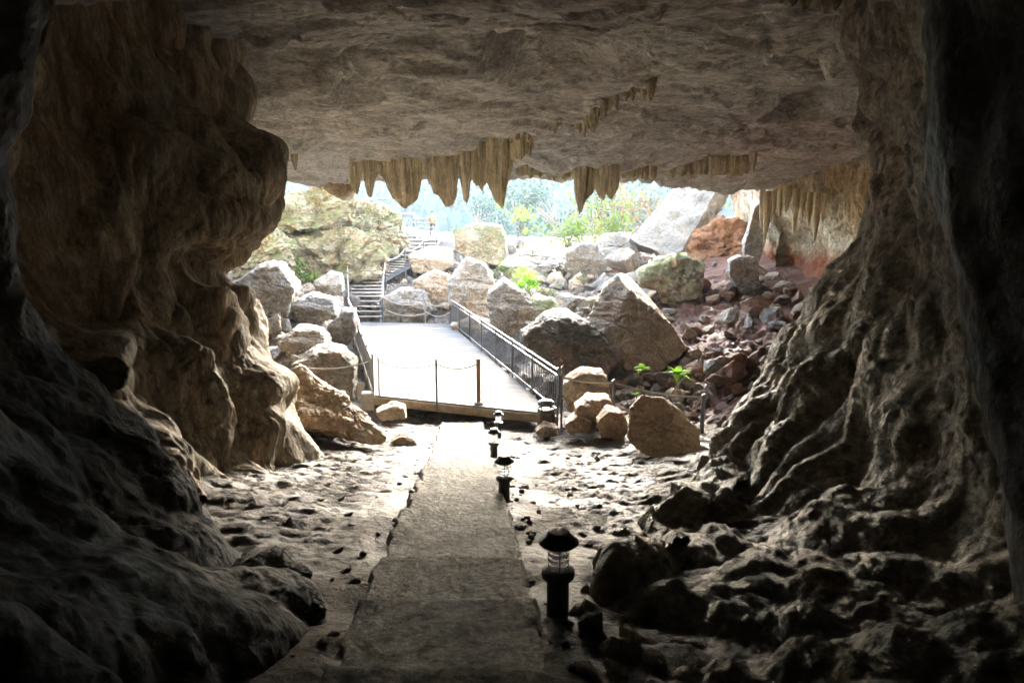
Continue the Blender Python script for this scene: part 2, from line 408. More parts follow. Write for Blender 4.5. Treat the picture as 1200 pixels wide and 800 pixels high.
def terrain(x, y, detail=True):
    x = np.atleast_1d(np.asarray(x, float)); y = np.atleast_1d(np.asarray(y, float))
    h = base_h(x, y)
    P = np.stack([x, y, np.zeros_like(x)], 1)
    dpath = np.abs(x-path_x(y)); infl = smooth(15.8, 14.8, y)
    near = smooth(.55, 1.6, dpath)
    amp = np.where(y < 16, .25+.75*near*1.0, 1.)
    rough_far = smooth(16, 19, y)
    d = .10*fbm(P*.9+3, 4)*(1+2.8*rough_far)+.05*billow(P*2.3+8, 4, .6)*(1+2.8*rough_far)+.03*fbm(S(P, 5, 7, 1), 4, .6)+.05*terrace(fbm(S(P, 3, 5, 1)+40, 4, .6), 5, 5)
    d += .05*terrace(fbm(S(P, 1.6, 2.6, 1)+20, 3), 3, 4)*(1+rough_far)
    h = h+amp*d-.05
    # path bed
    bed = path_z(y)-.035+.075*fbm(P*2.2+50, 4)-.09*smooth(.5, .2, dpath)
    k = smooth(.62, .95, dpath+.12*fbm(P*1.7, 2))
    hp = bed*(1-k)+h*k
    h = hp*infl+h*(1-infl)
    h = np.where((y > 14.8) & (y < 31) & (x > -9) & (x < 2.4), np.minimum(h, np.maximum(-.2-.35*smooth(15.6, 17.5, y), h-6)), h) if False else h
    return h
def _look(x, y):
    x = np.clip(np.atleast_1d(np.asarray(x, float)), xs[0], xs[-1]-1e-6); y = np.clip(np.atleast_1d(np.asarray(y, float)), ys[0], ys[-1]-1e-6)
    i = np.clip(np.searchsorted(xs, x, 'right')-1, 0, len(xs)-2); j = np.clip(np.searchsorted(ys, y, 'right')-1, 0, len(ys)-2)
    u = (x-xs[i])/(xs[i+1]-xs[i]); v = (y-ys[j])/(ys[j+1]-ys[j])
    return HG[i, j]*(1-u)*(1-v)+HG[i+1, j]*u*(1-v)+HG[i, j+1]*(1-u)*v+HG[i+1, j+1]*u*v
def th(x, y): return float(_look(x, y)[0])
def hit(px, py, y0=3., y1=60.):
    """where the view ray meets the terrain"""
    rx, ry, rz = ray(px, py)
    Y = np.linspace(y0, y1, 700); s = Y/ry
    h = _look(rx*s, Y); z = EYE+rz*s
    i = np.argmax(z < h)
    if not (z < h).any(): return None
    return Vector((rx*s[i], Y[i], h[i]))

# ground sheet (fine near, coarse far) --------------------------------
xs = np.concatenate([np.linspace(-60, -9, 60)[:-1], np.linspace(-9, 10, 520), np.linspace(10, 60, 60)[1:]])
ys = np.concatenate([np.linspace(-9, 2, 60)[:-1], np.linspace(2, 18, 460)[:-1], np.linspace(18, 46, 420)[:-1], np.linspace(46, 110, 70)])
XX, YY = np.meshgrid(xs, ys, indexing='ij')
H = terrain(XX.ravel(), YY.ravel()); HG = H.reshape(XX.shape)
# hollow under the platform
hol = smooth(15.8, 17.2, YY.ravel())*smooth(31.3, 30.2, YY.ravel())
cx_ = np.interp(YY.ravel(), [16, 30], [-1.4, -5.2])
inside = hol*smooth(2.9, 2.3, np.abs(XX.ravel()-cx_))
H = np.where(inside > 0, H*(1-inside)+np.minimum(H, -.55)*inside, H)
g = np_mesh('cave_floor', np.stack([XX.ravel(), YY.ravel(), H], 1), grid_faces(len(xs), len(ys)), M['ground'])
tag(g, kind='structure')
# land to the horizon, falling into a valley and rising as a wooded ridge
xs2 = np.linspace(-500, 500, 120); ys2 = np.concatenate([np.linspace(95, 420, 90), np.linspace(430, 480, 6)])
X2, Y2 = np.meshgrid(xs2, ys2, indexing='ij'); x2, y2 = X2.ravel(), Y2.ravel()
def hill(x, y):
    P = np.stack([x, y, 0*x], 1)
    return -9.5+smooth(105, 240, y)*(34+.05*x)+8*fbm(P*.012, 3)*smooth(110, 200, y)
hl = np_mesh('wooded_hills', np.stack([x2, y2, hill(x2, y2)], 1), grid_faces(len(xs2), len(ys2)),
             rock_mat('forest_floor', (.03, .045, .03), (.05, .07, .04), scale=.05, bump=.2))
tag(hl, kind='structure')

# ------------------------------------------------------------------ stepped path
SY = [1.0, 1.95, 2.85, 3.82, 4.75, 5.7, 6.6, 7.5, 8.5, 9.6, 10.8]
def path_top(y):
    y = np.asarray(y, float)
    z = path_z(y)
    e = np.array([-9]+SY); k = np.clip(np.searchsorted(e, y, 'right')-1, 0, len(e)-1)
    # tread slopes a little: subtract ramp so that each tread starts just below the riser
    nxt = np.append(e[1:], 99)[k]; prv = e[k]
    t = np.clip((y-prv)/np.maximum(nxt-prv, .01), 0, 1)
    zz = path_z(prv)*(1-t)+path_z(np.minimum(nxt, 16))*t
    step = .10*(t-.0)
    on = (y > 1.0) & (y < 10.8)
    return np.where(on, path_z(y)+.085*(t*2-1)+.012*smooth(.0, .12, t)*0, path_z(y))
yy = np.concatenate([np.arange(-4, 15.9, .022)]+[np.array([s-.004, s+.004]) for s in SY]); yy.sort()
uu = np.linspace(-1, 1, 64)
UU, PY = np.meshgrid(uu, yy, indexing='ij')
hw = np.interp(PY, [0, 3.8, 10.5, 15], [.50, .56, .58, .54])
Pp = np.stack([UU.ravel()*3, PY.ravel(), np.zeros(PY.size)], 1)
edge = .09*fbm(np.stack([np.sign(UU.ravel())*5, PY.ravel()*2.2, 0*PY.ravel()], 1), 4)+.015*fbm(np.stack([np.sign(UU.ravel())*9, PY.ravel()*9, 0*PY.ravel()], 1), 3)
jit = .05*fbm(np.stack([UU.ravel()*1.3, 0*PY.ravel(), np.round(PY.ravel())*3.3], 1), 3)+.012*fbm(np.stack([UU.ravel()*9, 0*PY.ravel(), np.round(PY.ravel())*3.3], 1), 3)
px_ = path_x(PY.ravel())+UU.ravel()*(hw.ravel()+edge*np.where(UU.ravel() > 0, .7, 1.3))
pz_ = path_top(PY.ravel()+jit)+.02*fbm(Pp*1.1, 3)+.006*fbm(Pp*6, 3)+.02-.10*smooth(.93, 1., np.abs(UU.ravel()))-.04*np.max(np.where(np.array(SY)[None, :] >= (PY.ravel()+jit)[:, None], np.clip(1-(np.array(SY)[None, :]-(PY.ravel()+jit)[:, None])/.08, 0, 1), 0), axis=1)
pth = np_mesh('stepped_path', np.stack([px_, PY.ravel(), pz_], 1), grid_faces(len(uu), len(yy)), M['path'])
tag(pth, kind='structure')

# ------------------------------------------------------------------ cave ceiling
LIP = 24.3
def ceil_base(y): return EYE+np.interp(y, [-9, 0, 4, 6, 8, 10.5, 14.5, 18.5, 20.5, 22, 23.2, 24.5], [1.2, 1.5, 1.65, 2.05, 2.7, 3.2, 2.9, 2.32, 2.1, 1.78, 1.45, 1.15])  # unseen near part lowered to block light from the foreground rock
nx, ny = 620, 560
cxs = np.linspace(-15, 18, nx)
prof_y = np.concatenate([np.linspace(-8, 8, 90)[:-1], np.linspace(8, LIP, ny-150)[:], LIP+np.array([.25, .5, .7, .85, .95, 1.0]), np.full(55, LIP+1.), [-12]])
prof_z = np.concatenate([np.zeros(89+ny-150), np.array([.04, .14, .3, .55, .85, 1.2]), np.linspace(1.6, 12, 55), [12]])
CX_, CYY = np.meshgrid(cxs, prof_y, indexing='ij'); CZ = np.broadcast_to(prof_z, CX_.shape)
x, y, zo = CX_.ravel(), CYY.ravel(), CZ.ravel()
lipd = 8.2*smooth(3.2, 8.5, x)+.6*np.sin(x*.7)
yn_ = y
ystr = np.where(y > 8, y+lipd*np.clip((y-8)/(LIP-8), 0, 1), y)
P = np.stack([x, ystr, zo], 1)
zb = ceil_base(np.minimum(y, LIP))+zo
roof = smooth(1.5, .3, zo)
big = .55*fbm(S(P, .16, .28, .2)+4, 3)
plates = .62*terrace(fbm(S(P, .22, .42, .3)+12, 4), 3.5, 10)
strat = .15*terrace(fbm(S(P, .35, 1.1, 1.2)+31, 4), 6, 5)
pits = -.28*smooth(.52, .8, fbm(S(P, .5, .8, .5)+70, 2)+.45*fbm(P*1.6+2, 2))
fine = .06*fbm(S(P, 1.2, 2.4, 2)+7, 5, .62)
wq = S(P, .45, 1.1, 1)+.5*np.stack([fbm(P*.5, 3), fbm(P*.5+9, 3), 0*x], 1)
fine = fine+.10*smooth(.07, .0, np.abs(perlin(wq+60)))*smooth(-.1, .3, perlin(P*.4+5))+.05*smooth(.05, .0, np.abs(perlin(wq*2.3+20)))
fine = fine+.07*terrace(fbm(S(P, .9, 2.6, 1)+77, 4, .6), 4, 9)+smooth(20, 23.5, y)*.34*fbm(S(P, .55, .4, 1)+44, 4, .6)
scal = .05*billow(S(P, 1.3, 2.2, 1.5)+5, 3, .6)
fade = smooth(23.5, 17, y)*.7+.3
zz = zb+roof*((big+plates)*fade*.8+strat-pits+fine-scal)
def bump_at(px, py, Yd, rx, ry, amp, sharp=1.):
    q = at(px, py, Yd); rr = np.hypot((x-q.x)/rx, (ystr-q.y)/ry)+.18*fbm(P*.8+px, 3)
    return amp*smooth(1., 1.-.75*sharp, rr)
zz += bump_at(650, 66, 14.2, 1.7, 1.6, 1.25, .7)       # scooped hollow
zz += bump_at(310, 66, 14., 1.9, 1.7, 1.4, .6)        # recess by the left wall
zz += bump_at(520, 112, 16, .9, .4, .2, .6)
zz -= bump_at(338, 182, 19.5, 1.3, .7, .45, .9)       # hanging nose
zz += bump_at(955, 150, 18.6, 1.5, 1.5, 1.1, .4)
zz += bump_at(420, 98, 16, .7, .9, .5, .6)+bump_at(780, 150, 20, 1.2, 1., .35, .5)       # alcove at the right
zz -= bump_at(985, 105, 14.5, .5, .5, .5, .8)
# outer face roughness
yo = ystr+(1-roof)*(.7*fbm(P*.5+40, 4)+.3*terrace(fbm(S(P, .4, .4, 1.5)+3, 3), 4))+(zo > 0)*0
yo = np.where(y > 18, yo+smooth(18, 24, y)*(.9*fbm(np.stack([x*.3, 0*x, 0*x], 1), 3)+.25*fbm(np.stack([x*1.4, 0*x, 0*x+4], 1), 3)), yo)
cl = np_mesh('cave_ceiling', np.stack([x, yo, zz], 1), grid_faces(nx, len(prof_y), True), M['ceiling'])
tag(cl, kind='structure')
_cz = zz.reshape(nx, -1); _cy = ystr.reshape(nx, -1); _ncut = 89+ny-150
def ceil_at(px_w, y_w):
    i = int(np.clip(round((px_w+15)/33*(nx-1)), 0, nx-1)); j = int(np.argmin(np.abs(_cy[i, :_ncut]-y_w)))
    return float(_cz[i, j])

# added rock shell behind everything, closing sides and back to keep sky light out
def shell_disp(P): return .8*fbm(P*.25, 4)+.2*fbm(P*1.1, 4)
def sheet(name, a, b_, c, d, nu, nv, disp, m, toward):
    a, b_, c, d = map(Vector, (a, b_, c, d)); rows = []
    for i in range(4):
        t = i/3; rows.append([(a.lerp(d, t)).lerp(b_.lerp(c, t), j/3) for j in range(4)])
    return net_surface(name, rows, nu, nv, disp, m, toward)
for nm, q in (('light_shell_wall', [(-11, -7.5, -2), (-11, 26.5, -2), (-11, 26.5, 17), (-11, -7.5, 17)]),
              ('light_shell_wall', [(14.5, -7.5, -2), (14.5, 34.5, -2), (14.5, 34.5, 17), (14.5, -7.5, 17)]),
              ('light_shell_end_wall', [(-15, -6, 0), (18, -6, 0), (18, -6, 14), (-15, -6, 14)])):
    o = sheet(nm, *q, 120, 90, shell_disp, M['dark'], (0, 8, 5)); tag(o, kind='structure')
for s_ in (-1, 1):   # outer cliff faces beside the mouth
    e_ = LIP+.6+(8.6 if s_ > 0 else 0)
    o = sheet('cliff', (s_*13., e_, -1), (s_*42, e_+4, -1), (s_*42, e_+4, 17.5), (s_*13., e_, 17.5), 110, 90, lambda P: .9*fbm(P*.3, 5)+.25*fbm(P*1.3, 4), M['mossy'], (0, 60, 8)); tag(o, kind='structure')

# ------------------------------------------------------------------ side walls of the passage
def flow_disp(P):
    W = P+.35*np.stack([fbm(P*.5+1, 2), fbm(P*.5+2, 2), fbm(P*.5+3, 2)], 1)
    d = .85*(billow(S(W, .36, .36, .40)+3, 1)-.3)
    d += .62*(billow(S(W, .85, .85, .75)+11, 1)-.28)+.2*(billow(S(W, 1.9, 1.9, 1.2)+31, 1)-.28)
    warp = P+.12*np.stack([fbm(P*.7+1, 2), fbm(P*.7+2, 2), 0*P[:, 0]], 1)
    mask = smooth(-.25, .25, fbm(P*.5+90, 2))
    d += mask*.09*(np.abs(perlin(S(warp, 4.6, 4.6, .4)))-.3)+.05*mask*(np.abs(perlin(S(warp, 10, 10, .7)))-.3)
    d += .05*fbm(P*2.4, 4, .6)+.014*fbm(P*9, 3, .6)
    return d
yv = [-150, 0, 110, 190, 262, 322, 372, 440, 520, 610]
def rows_from(spec, yv):
    return [[at(px, (yv[i] if not isinstance(yv[0], (list, tuple)) else yv[0][i]), Y) for i, (px, Y) in enumerate(r)] for r in spec]
Lsp = [
 [(-140, 6.), (-140, 6.), (-130, 6.), (-120, 6.), (-110, 6.), (-100, 6.), (-80, 6.), (-30, 6.), (20, 5.7), (60, 5.2)],
 [(60, 9), (60, 9), (70, 9), (60, 8.8), (70, 8.6), (90, 8.3), (110, 8.), (140, 7.7), (170, 7.2), (190, 6.5)],
 [(150, 10.5), (150, 10.5), (160, 10), (160, 9.7), (175, 9.5), (180, 9.2), (190, 9), (215, 8.6), (245, 8.1), (265, 7.3)],
 [(245, 12.2), (245, 12.2), (250, 11.6), (262, 10.9), (268, 10.5), (240, 10.5), (255, 10), (275, 9.5), (298, 8.9), (320, 7.9)],
 [(275, 13.5), (275, 13.5), (292, 13), (326, 12.3), (326, 12), (276, 12.2), (316, 11.6), (334, 11), (338, 10.3), (362, 9.2)],
 [(265, 16), (265, 16), (275, 15.5), (300, 15), (300, 15), (250, 15), (290, 15), (310, 14.5), (320, 13.8), (345, 12)],
 [(180, 22), (180, 22), (180, 21), (200, 21), (210, 21), (170, 21), (200, 21), (210, 19), (230, 17), (260, 15)]]
wl = net_surface('flowstone_wall', rows_from(Lsp, yv), 520, 560, flow_disp, M['flow'], (0, 8, 4.)); tag(wl, kind='structure')

def dark_disp(P):
    d = .42*(billow(S(P, .75, .75, .6)+30, 2, .5)-.28)+.08*fbm(P*1.6+4, 4, .55)
    d += .022*fbm(P*6, 4, .55)+.03*terrace(fbm(S(P, 1.4, 1.4, .9), 3), 4, 5)
    return d
yn = [-200, 0, 100, 200, 300, 400, 470, 560, 640, 700, 800, 960]
sx = [60, 50, 38, 8, 18, 62, 135, 218, 272, 362, 380, 385]
sy_ = [5, 5, 4.9, 4.8, 4.8, 4.8, 4.8, 4.6, 4.3, 3.9, 3.5, 3.]
LN = [[(-900, 1.1)]*12,
      [(x_-520, y_-2.6 if y_-2.6 > 1.4 else 1.4) for x_, y_ in zip(sx, sy_)],
      [(x_-210, y_-1.5) for x_, y_ in zip(sx, sy_)],
      [(x_-60, y_-.5) for x_, y_ in zip(sx, sy_)],
      [(x_, y_) for x_, y_ in zip(sx, sy_)],
      [(x_-30, y_+.9) for x_, y_ in zip(sx, sy_)],
      [(x_-190, y_+1.8) for x_, y_ in zip(sx, sy_)]]
o = net_surface('shade_darkened_wall', rows_from(LN, yn), 420, 520, dark_disp, M['dark'], (0, 4, 3.6)); tag(o, kind='structure')  # near wall, its shade painted into the material colour

def rm_disp(P):
    al = P @ np.array([.50, .22, .84]); e1 = P @ np.array([.86, -.13, -.48]); e2 = P @ np.array([0., .97, -.25])
    Q = np.stack([e1, e2, al*.17], 1); Q = Q+.22*np.stack([fbm(P*.7+7, 2), fbm(P*.7+9, 2), 0*al], 1)
    low = smooth(4.6, 3.2, P[:, 2])
    d = .45*(billow(S(P, .55, .55, .45)+50, 1)-.28)+(.5-.2*low)*(billow(Q*1.0+5, 1)-.28)+.16*(billow(Q*2.4+15, 1)-.28)+.06*(billow(S(Q, 4.6, 4.6, 3)+3, 1)-.28)+.27*low*(billow(P*.85+33, 2, .4)-.28)
    warp = P+.2*np.stack([fbm(P*.9+1, 2), fbm(P*.9+2, 2), fbm(P*.9+5, 2)], 1)
    d += .07*fbm(P*2.6, 4, .6)+.03*fbm(P*8, 4, .65)+.03*terrace(fbm(S(P, 1.6, 1.6, 2.4)+14, 4, .6), 5, 7)
    return d
def yrow(spec): return [[at(*p) for p in r] for r in spec]
RS = yrow([
 [(1075, -150, 17), (1075, 20, 17), (1085, 95, 17), (1095, 150, 17), (1100, 205, 17), (1060, 290, 17), (1030, 340, 16), (985, 395, 15.5), (950, 450, 15), (915, 510, 14), (880, 565, 12.5), (830, 615, 10.5), (760, 670, 8)],
 [(1030, -150, 14), (1028, 20, 14), (1042, 95, 14), (1050, 155, 14), (1055, 210, 14), (1020, 296, 13.5), (990, 342, 13), (940, 398, 12.5), (900, 452, 12), (865, 515, 11.2), (830, 575, 9.6), (785, 620, 8.), (722, 682, 5.8)],
 [(985, -150, 12), (985, 20, 12), (1002, 100, 12), (1012, 165, 12), (1020, 215, 12), (985, 300, 11.5), (955, 345, 11), (905, 400, 10.5), (868, 455, 10), (835, 520, 9.3), (800, 580, 7.9), (757, 625, 6.4), (706, 690, 4.8)],
 [(1040, -150, 9.5), (1040, 20, 9.5), (1050, 100, 9.3), (1055, 170, 9.2), (1060, 230, 9), (1040, 320, 8.7), (1020, 380, 8.4), (980, 450, 8), (950, 520, 7.6), (920, 590, 6.8), (880, 650, 5.8), (825, 690, 4.9), (750, 765, 3.7)],
 [(1090, -150, 7), (1090, 20, 7), (1090, 110, 7), (1090, 190, 7), (1090, 260, 6.9), (1085, 360, 6.7), (1080, 430, 6.4), (1060, 510, 6.1), (1040, 580, 5.8), (1010, 650, 5.1), (970, 710, 4.5), (905, 750, 3.9), (805, 850, 2.9)],
 [(1190, -150, 5.2), (1190, 20, 5.2), (1190, 130, 5.2), (1190, 220, 5.2), (1190, 310, 5.1), (1185, 410, 5), (1180, 490, 4.8), (1165, 580, 4.6), (1150, 650, 4.4), (1130, 720, 3.9), (1090, 790, 3.4), (1030, 840, 3.), (900, 940, 2.4)],
 [(1500, -150, 3.4), (1500, 20, 3.4), (1500, 130, 3.4), (1500, 220, 3.4), (1500, 310, 3.4), (1500, 410, 3.4), (1480, 490, 3.2), (1450, 580, 3.), (1420, 650, 2.9), (1400, 720, 2.8), (1350, 800, 2.5), (1250, 880, 2.2), (1050, 1050, 1.9)]])
for r in RS:          # keep the foot of the slope on the floor, then seal it below
    for k in range(8, 13):
        d_ = r[k]-Vector((0, 0, EYE)); px = 600+FPX*d_.x/(d_.y*cp-d_.z*sp); py = 400-FPX*(d_.z*cp+d_.y*sp)/(d_.y*cp-d_.z*sp)
        h_ = hit(px, py, .8)
        lim = (.55, .5, .45, .3, .05)[k-8]
        if h_ is not None and r[k].y > h_.y*(1-.06)-lim: r[k] = at(px, py, max(.9, h_.y*(1-.03)-lim))
    f_ = r[12]; r.append(f_+Vector((-.25, -.12, -.7)))
o = net_surface('flowstone_slope', RS, 460, 640, rm_disp, M['rmass'], (0, 6, 5)); tag(o, kind='structure')
rx_ = [1088, 1088, 1085, 1092, 1112, 1140, 1158, 1180, 1215, 1240]
ry_ = [-220, 0, 150, 240, 340, 420, 520, 640, 800, 960]
rY = [4.3, 4.3, 4.3, 4.3, 4.2, 4.1, 3.9, 3.6, 3.2, 2.8]
RN = [[at(x_+40, y_, d_+1.6) for x_, y_, d_ in zip(rx_, ry_, rY)], [at(x_, y_, d_) for x_, y_, d_ in zip(rx_, ry_, rY)],
      [at(x_+60, y_, d_-.55) for x_, y_, d_ in zip(rx_, ry_, rY)], [at(x_+330, y_, d_-1.5) for x_, y_, d_ in zip(rx_, ry_, rY)],
      [at(x_+900, y_, max(1.1, d_-2.6)) for x_, y_, d_ in zip(rx_, ry_, rY)]]
o = net_surface('shade_darkened_column', RN, 260, 420, lambda P: .6*dark_disp(P), M['dark'], (0, 3, 4)); tag(o, kind='structure')  # near column, blackness of its shade is in the colour

# drapery wall at the back right
def dr_disp(P):
    d = .5*(.3-billow(S(P, .5, .5, .4)+20, 2, .45))+.14*fbm(P*1.3+9, 5, .6)
    hi = smooth(4.2, 5., P[:, 2])
    return d+hi*.14*(.5-np.abs(perlin(S(P, 2.6, 2.6, .35))))+.05*fbm(P*5, 3, .6)
DW = yrow([
 [(850, 150, 44), (855, 215, 44), (862, 250, 43), (866, 290, 42), (870, 330, 40), (880, 400, 36)],
 [(872, 150, 37), (878, 215, 37), (885, 250, 36), (892, 290, 36), (890, 330, 36), (900, 400, 31)],
 [(905, 150, 33), (910, 215, 33), (915, 250, 33), (920, 290, 34), (918, 330, 34), (925, 400, 29)],
 [(945, 150, 30), (950, 215, 30), (955, 250, 30), (958, 285, 31.5), (955, 330, 31), (955, 410, 26.5)],
 [(990, 150, 27), (995, 215, 27), (1000, 250, 27), (1000, 290, 27.5), (1000, 330, 28), (1000, 420, 23)],
 [(1060, 150, 24), (1065, 215, 24), (1070, 250, 24), (1070, 290, 24), (1070, 330, 23.5), (1070, 430, 20)],
 [(1180, 150, 20), (1180, 215, 20), (1180, 250, 20), (1180, 290, 20), (1180, 330, 19.5), (1180, 430, 17)]])
o = net_surface('drapery_wall', DW, 380, 260, dr_disp, M['backwall'], (4, 15, 5)); tag(o, kind='structure')

# ------------------------------------------------------------------ boulders
def ico(level):
    bm = bmesh.new(); bmesh.ops.create_icosphere(bm, subdivisions=level, radius=1)
    V = np.array([v.co[:] for v in bm.verts]); F = np.array([[v.index for v in f.verts] for f in bm.faces]); bm.free()
    V /= np.linalg.norm(V, axis=1)[:, None]
    return V, F
ICO = {k: ico(k) for k in (3, 4, 5, 6, 7)}
def planes_of(pts):
    bm = bmesh.new()
    for p in pts: bm.verts.new(p)
    bmesh.ops.convex_hull(bm, input=bm.verts); bm.normal_update()
    seen = []
    for f in bm.faces:
        n = f.normal.copy(); d = n.dot(f.calc_center_median())
        if d < 0: n, d = -n, -d
        if not any((n-q).length < .03 for q, _ in seen): seen.append((n, d))
    bm.free()
    return np.array([n[:] for n, d in seen]), np.array([d for n, d in seen])
def rock_shape(pts, level=5, p=16, amp=.06, freq=1.6, layer=.035, seed=0, fine=.045, chip=.14):
    pts = np.array([tuple(q) for q in pts], float); c = pts.mean(0); ext = np.maximum((pts.max(0)-pts.min(0))/2, .02)
    p = p*2.6; n, d = planes_of((pts-c)/ext); D, F = ICO[level]
    t = np.maximum(D @ n.T, 1e-6)/np.maximum(d, .05)[None]
    r = (t**p).sum(1)**(-1./p)
    V = D*r[:, None]*ext
    s = ext.mean()
    Q = V/s*freq+seed*3.7
    dsp = amp*s*fbm(Q, 4, .55)+amp*.6*s*(.3-billow(Q*1.3+5, 2))+fine*s*fbm(Q*5, 4, .65)
    dsp += chip*s*terrace(fbm(Q*.8+31, 3), 5, 9)
    dsp -= .07*s*smooth(.06, 0., np.abs(perlin(S(Q, .8, .8, 1.5)+61)))*smooth(-.1, .2, perlin(Q*.5+4))
    if layer: dsp += layer*s*terrace(fbm(S(Q, .6, .6, 2.6)+8, 3), 5, 6)
    dirs = V/np.linalg.norm(V, axis=1)[:, None]
    return V+dirs*dsp[:, None], F, c
def boulder(pts, m, label, cat='boulder', name='boulder', group=None, **k):
    V, F, c = rock_shape(pts, **k)
    o = np_mesh(name, V, F, m); o.location = c
    return tag(o, label, cat, group)
def prism(poly, Y, depth, top=0., push=(0, 0, 0)):
    """front outline given by view points (px,py[,dY]) at distance Y, extended away from the eye"""
    f = [at(q[0], q[1], Y+(q[2] if len(q) > 2 else 0)) for q in poly]
    b = [p+Vector((p.x/max(p.y, 1)*depth*.6, depth, top))+Vector(push) for p in f]
    return f+b

# fallen slab leaning against the opening
def hexa(name, A, B, C_, D, A2, B2, C2, D2, m, n=70, amp=.1, seed=0):
    """eight corners -> block with slightly rounded, broken, layered faces"""
    cs = np.array([[[A, A2], [D, D2]], [[B, B2], [C_, C2]]], float)      # [v][u][w]
    lin = np.linspace(0, 1, n)
    g1, g2 = np.meshgrid(lin, lin, indexing='ij'); o1 = np.zeros_like(g1)
    Vs = []; Fs = []; k = 0
    for (a, b_, c) in ((g1, g2, o1), (g1, g2, o1+1), (g1, o1, g2), (g1, o1+1, g2), (o1, g1, g2), (o1+1, g1, g2)):
        v, u, w_ = a.ravel(), b_.ravel(), c.ravel()
        P = 0
        for iv in (0, 1):
            for iu in (0, 1):
                for iw in (0, 1):
                    P = P+(np.where(iv, v, 1-v)*np.where(iu, u, 1-u)*np.where(iw, w_, 1-w_))[:, None]*cs[iv, iu, iw]
        Vs.append(P); Fs.append(grid_faces(n, n)+k); k += n*n
    V = np.concatenate(Vs); F = np.concatenate(Fs); c = V.mean(0); V -= c
    dd = V/np.linalg.norm(V, axis=1)[:, None]
    off = np.stack([fbm(V*1.1+seed+q*20, 4) for q in range(3)], 1)*amp+dd*(.10*terrace(fbm(V*.6+seed+5, 4), 6, 8)+.03*fbm(V*4, 4, .6))[:, None]
    o = np_mesh(name, V+off, F, m); o.location = c
    bm = bmesh.new(); bm.from_mesh(o.data); bmesh.ops.remove_doubles(bm, verts=bm.verts, dist=.004); bmesh.ops.recalc_face_normals(bm, faces=bm.faces)
    bm.to_mesh(o.data); bm.free(); o.data.set_sharp_from_angle(angle=R(50))
    return o
_A, _B, _C, _D = at(736, 280, 37), at(800, 208, 42), at(852, 206, 40.5), at(790, 307, 35.5)
o = hexa('fallen_slab', _A, _B, _C, _D, _A+Vector((.9, 2., -.8)), _B+Vector((1.2, 1.6, -.2)), _C+Vector((1.15, .9, .0)), _D+Vector((1.05, 1., .15)), M['tan'], amp=.16)
tag(o, 'huge pale fallen slab leaning up to the cave roof at the right of the opening', 'fallen slab')
# pointed brown block
pb = [at(684, 374, 22.4), at(722, 318, 24.2), at(738, 338, 23.2), at(806, 408, 22.2), at(778, 436, 21.2), at(735, 438, 21.2), at(705, 396, 21.6)]
pb += [at(700, 362, 25.5), at(740, 325, 26), at(800, 400, 25), at(740, 430, 24.5)]
boulder(pb, M['brown'], 'tall brown block with a sharp tilted top edge and flat front face', level=7, p=34, amp=.03, freq=1.6, fine=.012)
boulder(prism([(612, 398), (640, 374, .8), (668, 372, 1), (700, 392, .6), (728, 424, .3), (705, 448), (650, 442), (622, 424)], 20.4, 2.2), M['green'],
        'rounded dark greenish boulder with pink streaks behind the near end of the railing', level=7, p=12, amp=.05, layer=.05)
boulder(prism([(572, 345, .6), (590, 330, .8), (612, 344, .6), (632, 372, .4), (622, 400), (590, 398), (574, 380)], 26, 2.0), M['grey'],
        'steep grey brown boulder directly behind the middle of the railing', level=6, p=22, amp=.05, layer=.05)
boulder(prism([(525, 330, .8), (545, 304, 1), (568, 312, 1), (580, 340, .5), (578, 378), (535, 376), (524, 352)], 29.4, 2.2), M['grey'],
        'broad layered grey boulder behind the far end of the railing', level=6, p=18, amp=.05, layer=.08)
boulder(prism([(533, 272), (556, 262, .4), (588, 265, .5), (594, 296), (590, 312), (548, 308), (534, 292)], 38, 2.6), M['mossy'],
        'square mossy boulder standing high beside the top of the stairs', level=6, p=26, amp=.06)
boulder(prism([(586, 312), (606, 296, 1.5), (640, 288, 3), (662, 294, 3), (655, 312, 1), (622, 334), (592, 330)], 33, 2.2), M['pale'],
        'flat pale bleached slab sloping in the middle of the rubble', level=6, p=24, amp=.04, layer=.05)
boulder(prism([(664, 298), (682, 285, .3), (700, 288, .4), (712, 310), (706, 326), (672, 326), (664, 316)], 33, 1.6), M['grey'],
        'grey boulder with a rounded shoulder below the shrubs outside', level=6, p=16, amp=.06)
boulder(prism([(690, 296), (708, 276, 1), (728, 274, 1.2), (752, 300, .6), (748, 316), (706, 322), (694, 312)], 36.5, 2.2), M['pale'],
        'pale pointed boulder at the foot of the leaning slab', level=6, p=18, amp=.06, layer=.05)
boulder(prism([(748, 322), (770, 306, .6), (806, 298, .8), (826, 318, .4), (822, 346), (785, 356), (752, 344)], 29.5, 1.8), M['mossy'],
        'lumpy greenish boulder cluster under the leaning slab', level=6, p=10, amp=.14, freq=2.6)
boulder(prism([(856, 306), (866, 300, .3), (884, 302, .3), (890, 322), (884, 338), (862, 336), (855, 322)], 30, 1.2), M['grey'],
        'squarish grey boulder below the drapery wall', level=6, p=22, amp=.06)
boulder(prism([(610, 364), (626, 350, .5), (648, 352, .6), (658, 370), (646, 384), (618, 380)], 26.5, 1.6), M['mossy'],
        'small greenish block between the big boulders and the bright shrub', level=5, p=20, amp=.05)
boulder(prism([(634, 392, .5), (652, 378, 1.2), (672, 376, 1.4), (680, 390, .5), (664, 402), (640, 402)], 24.2, 1.4), M['pale'],
        'low pinkish layered rock resting on the dark greenish boulder', level=5, p=16, amp=.06, layer=.08)
